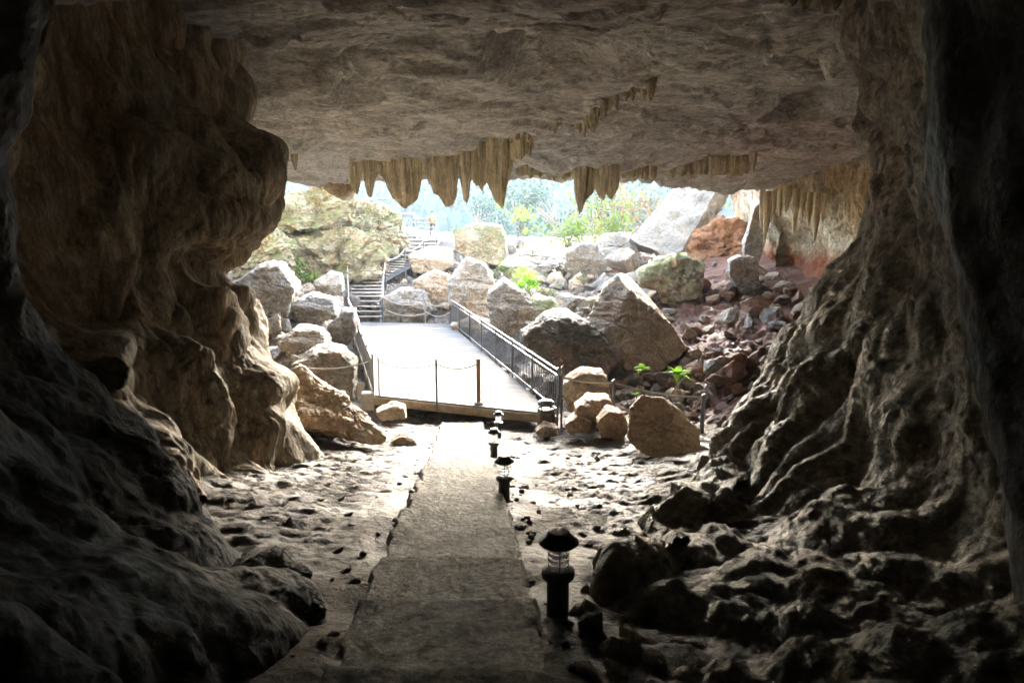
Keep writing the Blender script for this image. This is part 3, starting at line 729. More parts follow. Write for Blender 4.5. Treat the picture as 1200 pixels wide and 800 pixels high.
# orange clay bank under the slab
boulder(prism([(798, 306), (812, 276, .9), (842, 256, 1.6), (872, 258, 1.6), (880, 304, .4), (845, 316), (806, 316)], 36, 4), M['orange'],
        'bank of bright orange clay between the leaning slab and the stone pillar', 'clay bank', 'clay_bank', level=6, p=5, amp=.2, freq=2.6, layer=.06)
# grey pillar leaning in front of it
boulder(prism([(884, 322), (874, 318), (872, 285), (884, 245), (896, 228), (908, 232), (898, 262), (892, 300)], 33.2, .8), M['grey'],
        'leaning grey stone pillar at the left end of the drapery wall', 'stone pillar', 'stone_pillar', level=6, p=18, amp=.05)
# mossy mass at the upper left
boulder(prism([(318, 252), (345, 226, 1), (385, 216, 1.6), (412, 236, 1.4), (408, 262, .6), (370, 270), (330, 272)], 33, 4), M['mossy'],
        'upper ledge of the mossy outcrop left of the stairs', 'outcrop', 'rock_outcrop', level=7, p=10, amp=.18, freq=2.4, chip=.28, layer=.08, fine=.05)
boulder(prism([(325, 285), (350, 272, .6), (405, 268, .8), (440, 278, .8), (450, 305, .3), (438, 326), (390, 330), (340, 318)], 33, 4), M['mossy'],
        'wide mossy overhanging outcrop left of the stairs with a dark gap below', 'outcrop', 'rock_outcrop', level=7, p=10, amp=.18, freq=2.6, chip=.28, layer=.08, fine=.05)
boulder(prism([(398, 252), (420, 236, .8), (448, 244, 1.), (468, 262, .8), (472, 288, .3), (455, 300), (410, 290)], 36, 3.5), M['mossy'],
        'lumpy outcrop under the lookout balcony', 'outcrop', 'rock_outcrop', level=7, p=10, amp=.18, freq=2.4, chip=.28, layer=.08, fine=.05)
boulder(prism([(366, 196), (390, 180, .3), (414, 184, .3), (415, 224), (402, 234), (384, 226), (370, 212)], 24.6, 1.8), M['brown'],
        'brown rounded lump hanging beside the stalactite curtain', 'rock lump', 'rock_lump', level=5, p=10, amp=.1)
boulder(prism([(252, 306), (280, 280, .8), (318, 270, 1), (342, 292, .6), (336, 322), (284, 330)], 29.5, 3), M['mossy'],
        'weathered mossy rock face half hidden behind the overhang of the left wall', 'outcrop', 'rock_outcrop', level=7, p=10, amp=.16, freq=2.2, chip=.25, layer=.08)
# left lower pale rocks
boulder(prism([(276, 332), (300, 312, .6), (326, 312, .7), (344, 340, .5), (338, 374), (300, 380), (280, 362)], 25, 2.5), M['pale'],
        'white crumpled boulder at the foot of the left wall beyond the overhang', level=6, p=14, amp=.1, layer=.05)
boulder(prism([(344, 430), (365, 414, .5), (398, 414, .6), (414, 432, .3), (414, 472), (380, 480), (350, 462)], 18.6, 1.6), M['green'],
        'large dark green boulder below the left platform rail', level=6, p=16, amp=.06)
boulder(prism([(384, 384), (400, 366, .5), (414, 366, .5), (418, 392), (408, 406), (386, 404)], 23, 1.4), M['green'],
        'angular grey green rock beside the far left platform rail', level=5, p=20, amp=.05)
boulder(prism([(326, 402), (345, 386, .6), (374, 390, .6), (386, 408), (360, 424), (332, 422)], 20.8, 1.4), M['pale'],
        'pale flat rock left of the platform above the green boulder', level=6, p=14, amp=.08, layer=.05)
boulder(prism([(340, 356), (360, 346, .5), (388, 352, .5), (396, 370), (370, 382), (344, 376)], 25.5, 1.5), M['pale'],
        'pale ledge rock beside the lone rope post left of the stairs', level=6, p=14, amp=.08, layer=.06)
boulder(prism([(368, 330), (384, 320, .4), (398, 322, .4), (402, 342), (390, 352), (370, 348)], 29.8, 1.4), M['grey'],
        'grey rock left of the lower stairs', level=5, p=18, amp=.07)
boulder(prism([(446, 352), (468, 340, .5), (496, 342, .6), (506, 364), (498, 380), (450, 378)], 31, 1.6), M['grey'],
        'broad grey rock at the back edge of the platform right of the stairs', level=6, p=14, amp=.07)
boulder(prism([(486, 330), (508, 318, .5), (526, 324, .5), (528, 352), (510, 366), (488, 356)], 32.4, 1.6), M['brown'],
        'brown rock behind the rope at the back of the platform', level=6, p=14, amp=.07)
boulder(prism([(478, 300), (500, 290, .5), (528, 292, .6), (534, 310), (515, 322), (484, 320)], 37, 1.8), M['brown'],
        'orange brown rock shelf below the upper stairs', level=5, p=14, amp=.08)
boulder(prism([(528, 382), (556, 372, .4), (580, 380, .3), (584, 396), (545, 402)], 28, 1.), M['brown'],
        'low brown rock just outside the far railing', level=5, p=14, amp=.07)
# sloping brown flowstone tongue at the left of the path
boulder([at(332, 440, 12.9), at(352, 426, 13.4), at(372, 440, 13.2), at(420, 478, 13), at(452, 508, 12.6), at(444, 522, 12.3), at(410, 516, 12.0), at(372, 500, 11.9), at(340, 496, 11.9),
         at(330, 500, 14.5), at(365, 440, 14.8), at(430, 490, 14)], M['smoothbrown'], 'sloping brown flowstone ridge running down to the path from the left wall', 'rock ridge', 'rock_ridge', level=7, p=9, amp=.10, freq=2.2)
# big smooth stone on the right in front of the rope fence
boulder([at(736, 480, 12.8), at(752, 462, 13.2), at(776, 464, 13.3), at(800, 492, 13), at(820, 502, 12.9), at(822, 540, 11.9), at(790, 548, 11.6), at(745, 528, 12), at(735, 512, 12.3),
         at(742, 478, 14.1), at(800, 488, 14.2), at(818, 520, 13.6)], M['smoothbrown'], 'large smooth brown boulder in front of the right rope fence', level=7, p=24, amp=.05, freq=1.6, chip=.05)
boulder(prism([(660, 452), (680, 438, .3), (708, 440, .4), (716, 466), (700, 486), (664, 484)], 16.2, .9), M['brown'], 'orange brown stone at the end of the platform railing', level=6, p=8, amp=.1, layer=.06)
boulder(prism([(674, 480), (688, 469, .3), (714, 469, .3), (722, 488), (704, 502), (678, 500)], 14.6, .7), M['smoothbrown'], 'blocky brown stone in the middle of the row by the rope fence', level=6, p=7, amp=.1)
boulder(prism([(700, 496), (712, 482, .2), (728, 486, .2), (738, 504), (730, 518), (704, 512)], 13.8, .6), M['smoothbrown'], 'rounded egg shaped stone beside the large smooth brown boulder', level=6, p=8, amp=.04)
boulder(prism([(662, 498), (676, 488, .2), (694, 496, .2), (690, 508), (666, 508)], 14.2, .5), M['smoothbrown'], 'low flat stone at the left of the row by the rope fence', level=5, p=10, amp=.06)
boulder(prism([(628, 506), (638, 499, .1), (652, 502, .1), (654, 511), (632, 513)], 14.3, .4), M['brown'], 'small orange block lying on the floor below the litter bin', 'stone', 'stone', level=5, p=16, amp=.06)
boulder(prism([(545, 536), (552, 531, .1), (565, 534, .1), (567, 540), (548, 541)], 11.9, .25), M['brown'], 'small reddish stone lying on the path', 'stone', 'stone', level=5, p=14, amp=.06)
boulder(prism([(458, 518), (470, 511, .1), (486, 516, .1), (490, 522), (466, 524)], 13., .35), M['brown'], 'small brown stone beside the tip of the flowstone ridge', 'stone', 'stone', level=5, p=14, amp=.06)
boulder(prism([(676, 628), (690, 620, .2), (712, 622, .2), (722, 636), (714, 648), (684, 646)], 6.4, .4), M['green'], 'dark flat topped rock behind the nearest path light', level=6, p=22, amp=.04)
boulder(prism([(440, 484), (460, 476, .2), (474, 480, .2), (476, 492), (446, 494)], 16., .6), M['brown'], 'mound of brown earth at the front of the platform', 'earth mound', 'earth_mound', level=5, p=6, amp=.05)
# wet rock lobes low at the left, shade put into their colour
boulder([at(300, 650, 3.9), at(330, 640, 4.1), at(372, 690, 3.9), at(388, 720, 3.7), at(386, 800, 3.3), at(300, 830, 3.1), at(240, 700, 3.6), at(290, 640, 4.6)], M['dark'],
        'wet rock lobe coloured dark for shade beside the near path at lower left', level=7, p=6, amp=.12, freq=2.2)

boulder([at(968, 520, 7.9), at(972, 470, 8.1), at(985, 432, 8.3), at(1003, 440, 8.1), at(1008, 490, 7.8), at(1000, 540, 7.5), at(978, 548, 7.6), at(985, 450, 8.9), at(1005, 530, 8.5)], M['smoothbrown'],
        'pale smooth flowstone lobe bulging from the dark right slope', 'flowstone lobe', 'flowstone_lobe', level=6, p=4, amp=.08, chip=.02)
boulder([at(70, 436, 5.5), at(88, 420, 5.6), at(140, 417, 5.6), at(153, 431, 5.5), at(150, 452, 5.4), at(118, 474, 5.2), at(90, 470, 5.2), at(100, 430, 6.3), at(145, 440, 6.2)], M['rmass'],
        'smooth dark bulge sticking out of the left rock wall', 'rock bulge', 'rock_bulge', level=6, p=5, amp=.08, chip=.04)
boulder([at(-10, -30, 5.4), at(62, -30, 5.5), at(66, 12, 5.4), at(50, 60, 5.2), at(30, 42, 5.2), at(5, 12, 5.1), at(40, -30, 6.2), at(50, 20, 6.)], M['mossy'],
        'greenish rock tip hanging down at the top left corner', 'rock tip', 'rock_tip', level=6, p=8, amp=.1)
# ------------------------------------------------------------------ rubble, every rock an object
rng = random.Random(5)
def rubble_variants(m, n, level, **k):
    out = []
    for i in range(n):
        pts = [Vector((rng.gauss(0, 1), rng.gauss(0, 1), rng.gauss(0, 1))).normalized()*rng.uniform(.8, 1.1) for _ in range(rng.randint(9, 14))]
        pts = [Vector((p.x*1.15, p.y, p.z*.72)) for p in pts]
        V, F, c = rock_shape(pts, level=level, seed=i+rng.random()*50, **k)
        me = bpy.data.meshes.new('rubble'); me.from_pydata(V.tolist(), [], F.tolist()); me.update(); me.materials.append(m)
        me.polygons.foreach_set('use_smooth', np.ones(len(F), dtype=bool)); out.append(me)
    return out
VG = rubble_variants(M['grey'], 7, 5, p=18, amp=.07, layer=.05)
VP = rubble_variants(M['pale'], 5, 5, p=18, amp=.08, layer=.05)
VR = rubble_variants(M['red'], 6, 5, p=16, amp=.09)
VM = rubble_variants(M['mossy'], 5, 5, p=16, amp=.09)
VB = rubble_variants(M['brown'], 4, 5, p=16, amp=.07)
VD = rubble_variants(M['green'], 4, 5, p=18, amp=.06)
def inpoly(px, py, poly):
    r = False; j = len(poly)-1
    for i in range(len(poly)):
        a, b_ = poly[i], poly[j]
        if (a[1] > py) != (b_[1] > py) and px < (b_[0]-a[0])*(py-a[1])/(b_[1]-a[1])+a[0]: r = not r
        j = i
    return r
def scatter(poly, n, sizes, pools, label, cat, name, group, y0=3., sink=.3, flat=1.):
    x0, x1 = min(p[0] for p in poly), max(p[0] for p in poly); y0_, y1 = min(p[1] for p in poly), max(p[1] for p in poly)
    k = 0; tries = 0
    while k < n and tries < n*30:
        tries += 1
        px, py = rng.uniform(x0, x1), rng.uniform(y0_, y1)
        if not inpoly(px, py, poly): continue
        q = hit(px, py, y0)
        if q is None: continue
        if 15.6 < q.y < 31.5 and abs(q.x-np.interp(q.y, [16, 30], [-1.4, -5.0])) < 2.75: continue   # keep the platform clear
        s = sizes[0]*(sizes[1]/sizes[0])**(rng.random()**1.7)
        o = bpy.data.objects.new(name, rng.choice(rng.choice(pools))); C.objects.link(o)
        f = rng.uniform(.75, 1.25)
        o.location = (q.x, q.y, q.z+s*(.5-sink)*.8); o.scale = (s*f*.55, s*.55/f**.5, s*.55*flat*rng.uniform(.8, 1.2))
        o.rotation_euler = (rng.gauss(0, .35), rng.gauss(0, .35), rng.uniform(0, 6.3))
        tag(o, label, cat, group); k += 1
scatter([(585, 340), (640, 325), (745, 318), (800, 340), (770, 400), (680, 380), (640, 400), (590, 400)], 64, (.4, 1.5), [VG, VP, VM, VB],
        'grey or tan rock in the bright rubble slope right of the platform', 'rock', 'rubble_rock', 'rocks in the bright rubble slope', 18)
scatter([(590, 330), (640, 300), (740, 296), (850, 300), (850, 330), (740, 345)], 54, (.4, 1.3), [VG, VP, VP, VM],
        'pale rock high on the rubble slope below the leaning slab', 'rock', 'rubble_rock', 'pale rocks high on the rubble slope', 25)
scatter([(800, 350), (850, 330), (900, 330), (965, 345), (930, 395), (890, 440), (850, 470), (800, 430)], 60, (.35, 1.2), [VR, VR, VB, VG],
        'reddish brown rock in the dim rubble under the drapery wall', 'rock', 'rubble_rock', 'reddish rocks in the dim rubble', 16)
scatter([(790, 420), (880, 400), (890, 450), (840, 510), (790, 480)], 46, (.18, .6), [VR, VG],
        'small reddish stone in the rubble behind the right rope fence', 'stone', 'rubble_stone', 'small stones behind the right rope fence', 15.5)
scatter([(650, 440), (740, 430), (800, 450), (790, 490), (700, 470)], 26, (.3, .8), [VB, VR, VD],
        'brown rock in the hollow between the rope fence and the pointed block', 'rock', 'rubble_rock', 'brown rocks in the hollow behind the rope fence', 15.8)
scatter([(300, 360), (350, 340), (400, 330), (408, 400), (412, 470), (350, 450), (330, 420)], 60, (.3, 1.1), [VP, VP, VG, VD],
        'pale rock in the rubble left of the platform', 'rock', 'rubble_rock', 'pale rocks left of the platform', 15.8)
scatter([(440, 330), (470, 320), (530, 300), (580, 310), (575, 370), (530, 378), (450, 378)], 30, (.35, 1.1), [VG, VM, VB],
        'rough rock beside the stairs and behind the platform', 'rock', 'rubble_rock', 'rocks between the stairs and the railing', 30.9)
scatter([(536, 292), (600, 286), (680, 300), (745, 312), (690, 345), (640, 360), (600, 345), (545, 330)], 44, (.5, 1.9), [VG, VP, VM, VG],
        'boulder among the bleached rocks in the middle of the opening', 'rock', 'rubble_rock', 'boulders in the middle of the opening', 24, .35)
scatter([(300, 340), (345, 320), (400, 318), (420, 345), (405, 380), (330, 380)], 26, (.5, 1.5), [VG, VP, VM],
        'jumbled rock below the mossy outcrop left of the stairs', 'rock', 'rubble_rock', 'jumbled rocks below the mossy outcrop', 22, .35)
scatter([(800, 330), (900, 318), (965, 345), (955, 375), (880, 380)], 34, (.4, 1.4), [VR, VR, VB],
        'larger reddish block high on the slope under the drapery wall', 'rock', 'rubble_rock', 'larger reddish blocks under the drapery wall', 16, .35)
scatter([(600, 520), (660, 515), (800, 560), (790, 600), (700, 640), (620, 600)], 16, (.06, .2), [VB, VG],
        'small rough stone lying on the pale floor right of the path lights', 'stone', 'floor_stone', 'small stones on the floor right of the path', 5, .5, .7)
scatter([(350, 560), (480, 520), (490, 540), (450, 620), (400, 690), (330, 620)], 10, (.06, .18), [VB, VG],
        'small brown stone lying on the wet floor left of the path', 'stone', 'floor_stone', 'small stones on the floor left of the path', 4, .5, .55)
scatter([(660, 690), (720, 680), (800, 760), (780, 800), (690, 800)], 18, (.08, .28), [VB, VG],
        'dark knobbly stone at the foot of the right flowstone slope near the path light', 'stone', 'floor_stone', 'stones at the foot of the right slope', 3, .4)

# pebbles along the path edge: too many to count
pv, pf = [], []; D3, F3 = ICO[3]
for i in range(90):
    y = rng.uniform(3., 14); s_ = 1 if rng.random() < .72 else -1
    xx = path_x(y)+s_*(np.interp(y, [0, 3.8, 10.5, 15], [.50, .56, .58, .54])+abs(rng.gauss(.02, .18)))
    r = rng.uniform(.008, .035)*(1+.3*rng.random()); c = np.array([xx, y, 0.])
    c[2] = th(xx, y)+r*.3
    pv.append(D3[::1]*np.array([r*rng.uniform(.8, 1.4), r*rng.uniform(.8, 1.3), r*.7])*(1+.25*perlin(D3*1.7+i)[:, None])+c); pf.append(F3+i*len(D3))
gb = np_mesh('gravel', np.concatenate(pv), np.concatenate(pf), M['ground']); tag(gb, kind='stuff')

# ------------------------------------------------------------------ stalactites
def stalactite(px, pt, pb, wpx, Y, label, group, m='stal', flat=.55, lobes=1, name='stalactite', up=.5, seed=None, blunt=1.5):
    seed = rng.random()*100 if seed is None else seed
    top = at(px, pt, Y); bot = at(px, pb, Y); wd = wpx/FPX*Y/2
    n, mm = (72, 84) if wpx > 12 else (40, 32)
    t = np.linspace(0, 1, n); a = np.linspace(0, 2*np.pi, mm, endpoint=False)
    Z0 = top.z+up; Lh = Z0-bot.z
    T, A_ = np.meshgrid(t, a, indexing='ij')
    fr = np.clip((T*Lh-up)/max(Lh-up, .05), -1, 1)
    rad = np.where(fr < 0, 1.+.25*(-fr), (1-np.clip(fr, 0, 1)**blunt)**.75)
    rad = rad*(1+.18*perlin(np.stack([0*T.ravel()+seed, T.ravel()*3., 0*T.ravel()], 1)).reshape(T.shape))
    ca, sa = np.cos(A_), np.sin(A_)
    flut = 1+.16*perlin(np.stack([ca.ravel()*2.3+seed, sa.ravel()*2.3, T.ravel()*1.3], 1)).reshape(T.shape)+.10*perlin(np.stack([ca.ravel()*6+seed, sa.ravel()*6, T.ravel()*1.2], 1)).reshape(T.shape)+.09*np.abs(perlin(np.stack([ca.ravel()*13+seed, sa.ravel()*13, T.ravel()*2], 1))).reshape(T.shape)+.06*fbm(np.stack([ca.ravel()*4+seed, sa.ravel()*4, T.ravel()*9], 1), 3).reshape(T.shape)
    if lobes > 1: flut = flut*(1-.22*fr.clip(0, 1)*(1+np.cos(A_*lobes+seed)))
    sway = .18*wd*perlin(np.stack([T.ravel()*2+seed, 0*T.ravel()+5, 0*T.ravel()], 1)).reshape(T.shape)
    X = ca*wd*rad*flut+sway; Yq = sa*wd*flat*rad*flut; Z = -T*Lh+up
    # ragged lower edge
    Z = Z+.12*Lh*np.clip(fr, 0, 1)**2*perlin(np.stack([ca.ravel()*2+seed, sa.ravel()*2, 0*T.ravel()+9], 1)).reshape(T.shape)*(1 if wd > .25 else .2)
    V = np.stack([X.ravel(), Yq.ravel(), Z.ravel()], 1)
    i = np.arange(n*mm).reshape(n, mm); j = np.roll(i, -1, 1)
    F = np.stack([i[:-1].ravel(), i[1:].ravel(), j[1:].ravel(), j[:-1].ravel()], 1)
    o = np_mesh(name, V, F, M[m]); o.location = top
    return tag(o, label, 'stalactite', group)
cur = 'stalactites of the big curtain at the cave mouth'
def curtain(env, ytop, Y, label, group, thick=.16, m='stal', name='stalactite', cat_='stalactite', up=.6):
    """hanging drapery whose lower edge follows the given (px, py) outline, with real thickness and flutes"""
    env = np.array(env, float); seed = rng.random()*100
    px0, px1 = env[0, 0], env[-1, 0]; ym = Y if np.isscalar(Y) else (Y[0]+Y[1])/2
    ya, yb = (Y, Y) if np.isscalar(Y) else Y
    c = at((px0+px1)/2, ytop if np.isscalar(ytop) else ytop[0], ym)
    mm = int(max(56, (px1-px0)*4)); n = 64
    a = np.linspace(0, 2*np.pi, mm, endpoint=False); t = np.linspace(0, 1, n)
    uu_ = (1-np.cos(a))/2; pxs = px0+(px1-px0)*uu_
    eb = np.interp(pxs, env[:, 0], env[:, 1]); Ys = ya+(yb-ya)*uu_
    tops = np.full(mm, ytop) if np.isscalar(ytop) else np.interp(uu_, [0, 1], ytop)
    rt = np.array([ray(p_, e_) for p_, e_ in zip(pxs, tops)]); rb = np.array([ray(p_, e_) for p_, e_ in zip(pxs, eb)])
    Pt = rt*(Ys/rt[:, 1])[:, None]; Pb = rb*(Ys/rb[:, 1])[:, None]
    Pt[:, 2] += EYE+up; Pb[:, 2] += EYE
    T = t[:, None]
    X = Pt[None, :, 0]*(1-T)+Pb[None, :, 0]*T; Z = Pt[None, :, 2]*(1-T)+Pb[None, :, 2]*T
    X0 = X.ravel(); Z0 = Z.ravel()
    TT = np.repeat(T, mm, 1)
    fl = 1+.5*perlin(np.stack([X0*7+seed, 0*X0+np.tile(np.sign(np.sin(a)), n)*3, Z0*.5], 1)).reshape(X.shape)+.3*perlin(np.stack([X0*19+seed, 0*X0+np.tile(np.sign(np.sin(a)), n)*5, Z0*1.1], 1)).reshape(X.shape)
    Yo = np.sin(a)[None, :]*thick*np.sqrt(np.clip(1-TT**3, 0, 1))*fl*(1.15-.45*TT)
    Yv = Ys[None, :]+Yo
    nz = .035*fbm(np.stack([X0*3, Yv.ravel()*3, Z0*3+seed], 1), 4, .6).reshape(X.shape)
    X = X+nz*TT*.8; Z = Z+nz*TT*1.2; Yv = Yv+nz
    V = np.stack([X.ravel(), Yv.ravel(), Z.ravel()], 1)-np.array(c)
    i_ = np.arange(n*mm).reshape(n, mm); j_ = np.roll(i_, -1, 1)
    F = np.stack([i_[:-1].ravel(), i_[1:].ravel(), j_[1:].ravel(), j_[:-1].ravel()], 1)
    o = np_mesh(name, V, F, M[m]); o.location = c
    return tag(o, label, cat_, group)
for env, tops, Ys_, lab in [
    ([(409, 200), (411, 216), (415, 225), (419, 229), (421, 222), (424, 207), (426, 200)], (196, 194), (22.7, 22.5), 'narrow brown stalactite at the left end of the big curtain'),
    ([(425, 200), (427, 212), (430, 228), (433, 233), (436, 231), (439, 215), (442, 206), (445, 203)], (194, 192), (22.5, 22.3), 'thin brown stalactite second from the left in the big curtain'),
    ([(444, 204), (447, 206), (451, 214), (455, 223), (459, 232), (464, 236), (469, 242), (475, 246), (480, 241), (485, 238), (490, 233), (493, 215), (496, 205)], (192, 182), (22.3, 21.7), 'widest blunt greenish block of the big curtain hanging over the balcony'),
    ([(495, 205), (499, 207), (502, 214), (506, 219), (508, 227), (514, 229), (518, 236), (522, 242), (526, 243), (531, 240), (535, 230), (533, 222), (536, 205), (538, 198)][:11]+[(536, 216), (538, 200)], (182, 174), (21.7, 21.2), 'long greenish drapery with a bulging foot between two white gaps'),
    ([(537, 199), (539, 212), (541, 224), (543, 235), (547, 238), (550, 232), (551, 216), (553, 208)], (175, 172), (21.2, 21.0), 'slender stalactite with a hooked tip right of the white gaps'),
    ([(552, 208), (555, 214), (558, 218), (561, 217), (564, 224), (566, 226), (568, 217), (571, 214)], (172, 168), (21.0, 20.7), 'short stubby stalactite between the hooked one and the wedge'),
    ([(569, 212), (573, 219), (577, 228), (581, 236), (585, 241), (589, 245), (592, 236), (594, 220), (597, 208), (601, 196)], (168, 162), (20.7, 20.3), 'broad pointed wedge shaped stalactite at the right end of the big curtain'),
    ([(598, 186), (603, 192), (607, 186), (611, 190), (616, 178), (621, 183), (626, 172)], (162, 156), (20.3, 19.8), 'short ragged drapery right of the wedge shaped stalactite')]:
    curtain(env, tops, Ys_, lab, cur)
rc = 'right stalactite cluster at the cave mouth'
curtain([(672, 206), (673, 222), (676, 240), (679, 253), (682, 248), (684, 240), (687, 235), (690, 231), (693, 229), (696, 225), (698, 214)], (198, 198), (23.3, 23.2), 'longest dark green drapery at the left of the right stalactite cluster', rc, .2)
curtain([(696, 214), (699, 226), (702, 231), (705, 234), (708, 236), (710, 227), (713, 231), (717, 235), (720, 230), (724, 222), (727, 210)], (198, 198), (23.2, 23.0), 'shorter twin tipped drapery at the right of the right stalactite cluster', rc, .2)
# ragged low fringe along the lip between them and further right
def rag(px0, px1, pt, amp, n):
    e = [(px0, pt)]
    for q in range(n):
        e.append((px0+(px1-px0)*(q+.5+rng.uniform(-.3, .3))/n, pt+rng.uniform(.1, 1)**1.6*amp))
    return e+[(px1, pt)]
for a_, b_, pt, amp, Yq, n_, lab in [(604, 640, 204, 8, 23.4, 9, 'ragged low lip fringe just left of the right stalactite cluster'), (640, 672, 207, 7, 23.5, 8, 'ragged low lip fringe between the wedge and the right cluster'),
                              (728, 770, 206, 9, 24.2, 12, 'ragged low lip fringe just right of the right stalactite cluster'), (775, 830, 203, 8, 25.4, 15, 'ragged brown fringe under the ceiling above the leaning slab'),
                              (832, 878, 203, 9, 26.6, 13, 'ragged brown fringe under the ceiling above the leaning pillar')]:
    curtain(rag(a_, b_, pt, amp, n_), (pt-8, pt-8), Yq, lab, 'ragged fringes along the lip', .12, name='drapery', cat_='drapery', up=.5)
stalactite(883, 180, 202, 9, 24.5, 'lone short dark stalactite under the ceiling at the right', None, up=.35)
stalactite(345, 182, 200, 8, 19.6, 'tiny lone stalactite tip under the hanging nose at the left', None, up=.4)
stalactite(574, 118, 132, 4, 16.5, 'thin lone straw stalactite in the middle of the ceiling', None, up=.4)
for i in range(48):
    t = i/47+rng.uniform(-.012, .012); px = 600+t*165+rng.uniform(-2, 2); py = 160-t*62
    Y = 20.2-t*4.6; q = at(px, py, Y); zc = ceil_at(q.x, q.y)
    # hang from the ceiling surface itself
    Lm = rng.uniform(.25, 1)**2*.36+.03; pc = Vector((q.x, q.y, zc))
    py2 = 400-FPX*((lambda d: (d.z*cp+d.y*sp)/(d.y*cp-d.z*sp))(Vector((pc.x, pc.y, pc.z-Lm-EYE))))
    pyt = 400-FPX*((lambda d: (d.z*cp+d.y*sp)/(d.y*cp-d.z*sp))(Vector((pc.x, pc.y, pc.z-EYE))))
    pxx = 600+FPX*q.x/(q.y*cp-(zc-EYE)*sp)
    stalactite(pxx, pyt, py2, rng.uniform(4, 12), Y+rng.uniform(-.25, .25), 'small stalactite in the fringe along the diagonal ceiling ridge', 'fringe along the diagonal ceiling ridge', up=.15, flat=.7)
for i, (px, pt, pb, wp) in enumerate([(893, 236, 268, 6), (899, 238, 290, 8), (907, 238, 262, 5), (915, 236, 258, 6), (922, 232, 250, 9), (933, 236, 276, 8), (941, 240, 258, 6), (949, 240, 268, 7), (958, 240, 284, 9), (965, 242, 262, 6)]):
    stalactite(px, pt, pb, wp, 29.2-.02*(px-900), 'pale stalactite in the row on the drapery wall', 'pale stalactites on the drapery wall', 'stal2', up=.5)
for px, pt, pb, wp in [(930, -6, 8, 14), (944, -4, 14, 16), (958, -4, 10, 14), (968, 0, 16, 10), (980, 0, 12, 14), (916, -8, 4, 16)]:
    stalactite(px, pt, pb, wp, 10.5, 'dark stubby stalactite hanging from the ceiling at the top right', 'dark stalactites at the top right', up=1.2)

# ------------------------------------------------------------------ platform
FL, FR, BL, BR = on_z(440, 463, 0), on_z(650, 485, 0), on_z(410, 377, 0), on_z(527, 379.5, 0)
plat = empty('viewing_platform', (FL+FR)/2, 'bleached timber viewing platform with boards laid across it', 'platform')
inv = -Vector(plat.location)
mb = MB(); nb = 98
for i in range(nb):
    t0, t1 = (i+.03)/nb, (i+.965)/nb
    a, b_, c, d = FL.lerp(BL, t0), FR.lerp(BR, t0), FR.lerp(BR, t1), FL.lerp(BL, t1)
    dz = rng.uniform(-.003, .003)
    top = [p+inv+Vector((0, 0, dz)) for p in (a, b_, c, d)]; bot = [p-Vector((0, 0, .035)) for p in top]
    mb.add(top+bot, [(0, 1, 2, 3), (7, 6, 5, 4), (0, 4, 5, 1), (1, 5, 6, 2), (2, 6, 7, 3), (3, 7, 4, 0)])
mb.build('decking', M['deck'], plat)
ax = (FR-FL).normalized(); ay = (BL-FL).normalized()
mb = MB(); mb.beam(FL+inv+Vector((0, 0, -.14))-ay*.05-ax*.1, FR+inv+Vector((0, 0, -.14))-ay*.05+ax*.05, .09, .2); mb.build('front_beam', M['beam'], plat, bevel=.008)
for a, b_ in ((FL, BL), (FR, BR)):
    mb = MB(); mb.beam(a+inv+Vector((0, 0, -.15)), b_+inv+Vector((0, 0, -.15)), .08, .22); mb.build('side_beam', M['beam'], plat)
for t in (.25, .5, .75, .97):
    for a, b_ in ((FL, BL), (FR, BR)):
        p = a.lerp(b_, t)+inv; mb = MB(); mb.box(p+Vector((0, 0, -.76)), (.12, .12, 1.0)); mb.build('support_post', M['beam'], plat)
mb = MB(); mb.box((FL-ax*.22-ay*.02+Vector((0, 0, -.16))), (.34, .3, .46), Matrix.Rotation(.1, 3, 'Z'))
tag(mb.build('concrete_block', M['conc'], bevel=.015), 'grey concrete block at the front left corner of the platform', 'concrete block')
mb = MB(); c_ = FL-ax*.5+Vector((0, .2, .02)); mb.box(c_, (.2, .05, .45), Matrix.Rotation(.25, 3, 'Z') @ Matrix.Rotation(-.15, 3, 'X'))
tag(mb.build('wood_offcut', M['tread'], bevel=.006), 'pale upright timber offcut beside the concrete block', 'timber offcut')

def railing(A, B, label, rails_out, nbal, h=1.08):
    root = empty('platform_railing', A, label, 'railing'); A0 = Vector(A); A, B = A-A0, B-A0
    d = (B-A); L = d.length; u = d.normalized(); z = Vector((0, 0, 1))
    off = u.cross(z)*rails_out
    npost = 8
    for i in range(npost):
        p = A+d*i/(npost-1)+off
        mb = MB(); mb.tube([p-z*.28, p+z*(h+.02)], .026, 10); mb.tube([p+z*(h+.02), p+z*(h+.06)], [.032, .012], 10); mb.build('post', M['steel'], root, True)
    mb = MB(); mb.tube([A+off+z*h, B+off+z*h], .024, 10); mb.build('top_rail', M['galv'], root, True)
    mb = MB(); mb.beam(A+off+z*(h-.14), B+off+z*(h-.14), .03, .03); mb.build('upper_rail', M['steel'], root)
    mb = MB(); mb.beam(A+off+z*.1, B+off+z*.1, .03, .04); mb.build('bottom_rail', M['steel'], root)
    me0 = None
    for i in range(nbal):
        p = A+d*(i+.5)/nbal+off
        if me0 is None:
            mb = MB(); mb.tube([z*.12, z*(h-.155)], .0105, 6); o = mb.build('baluster', M['steel'], root); me0 = o.data
        else:
            o = bpy.data.objects.new('baluster', me0); C.objects.link(o); o.parent = root
        o.location = p
    return root
railing(FR+ax*.02, BR, 'long grey steel railing with balusters along the right side of the platform', .05, 96)
railing(FL, BL, 'grey steel railing along the left side of the platform', -.05, 96)
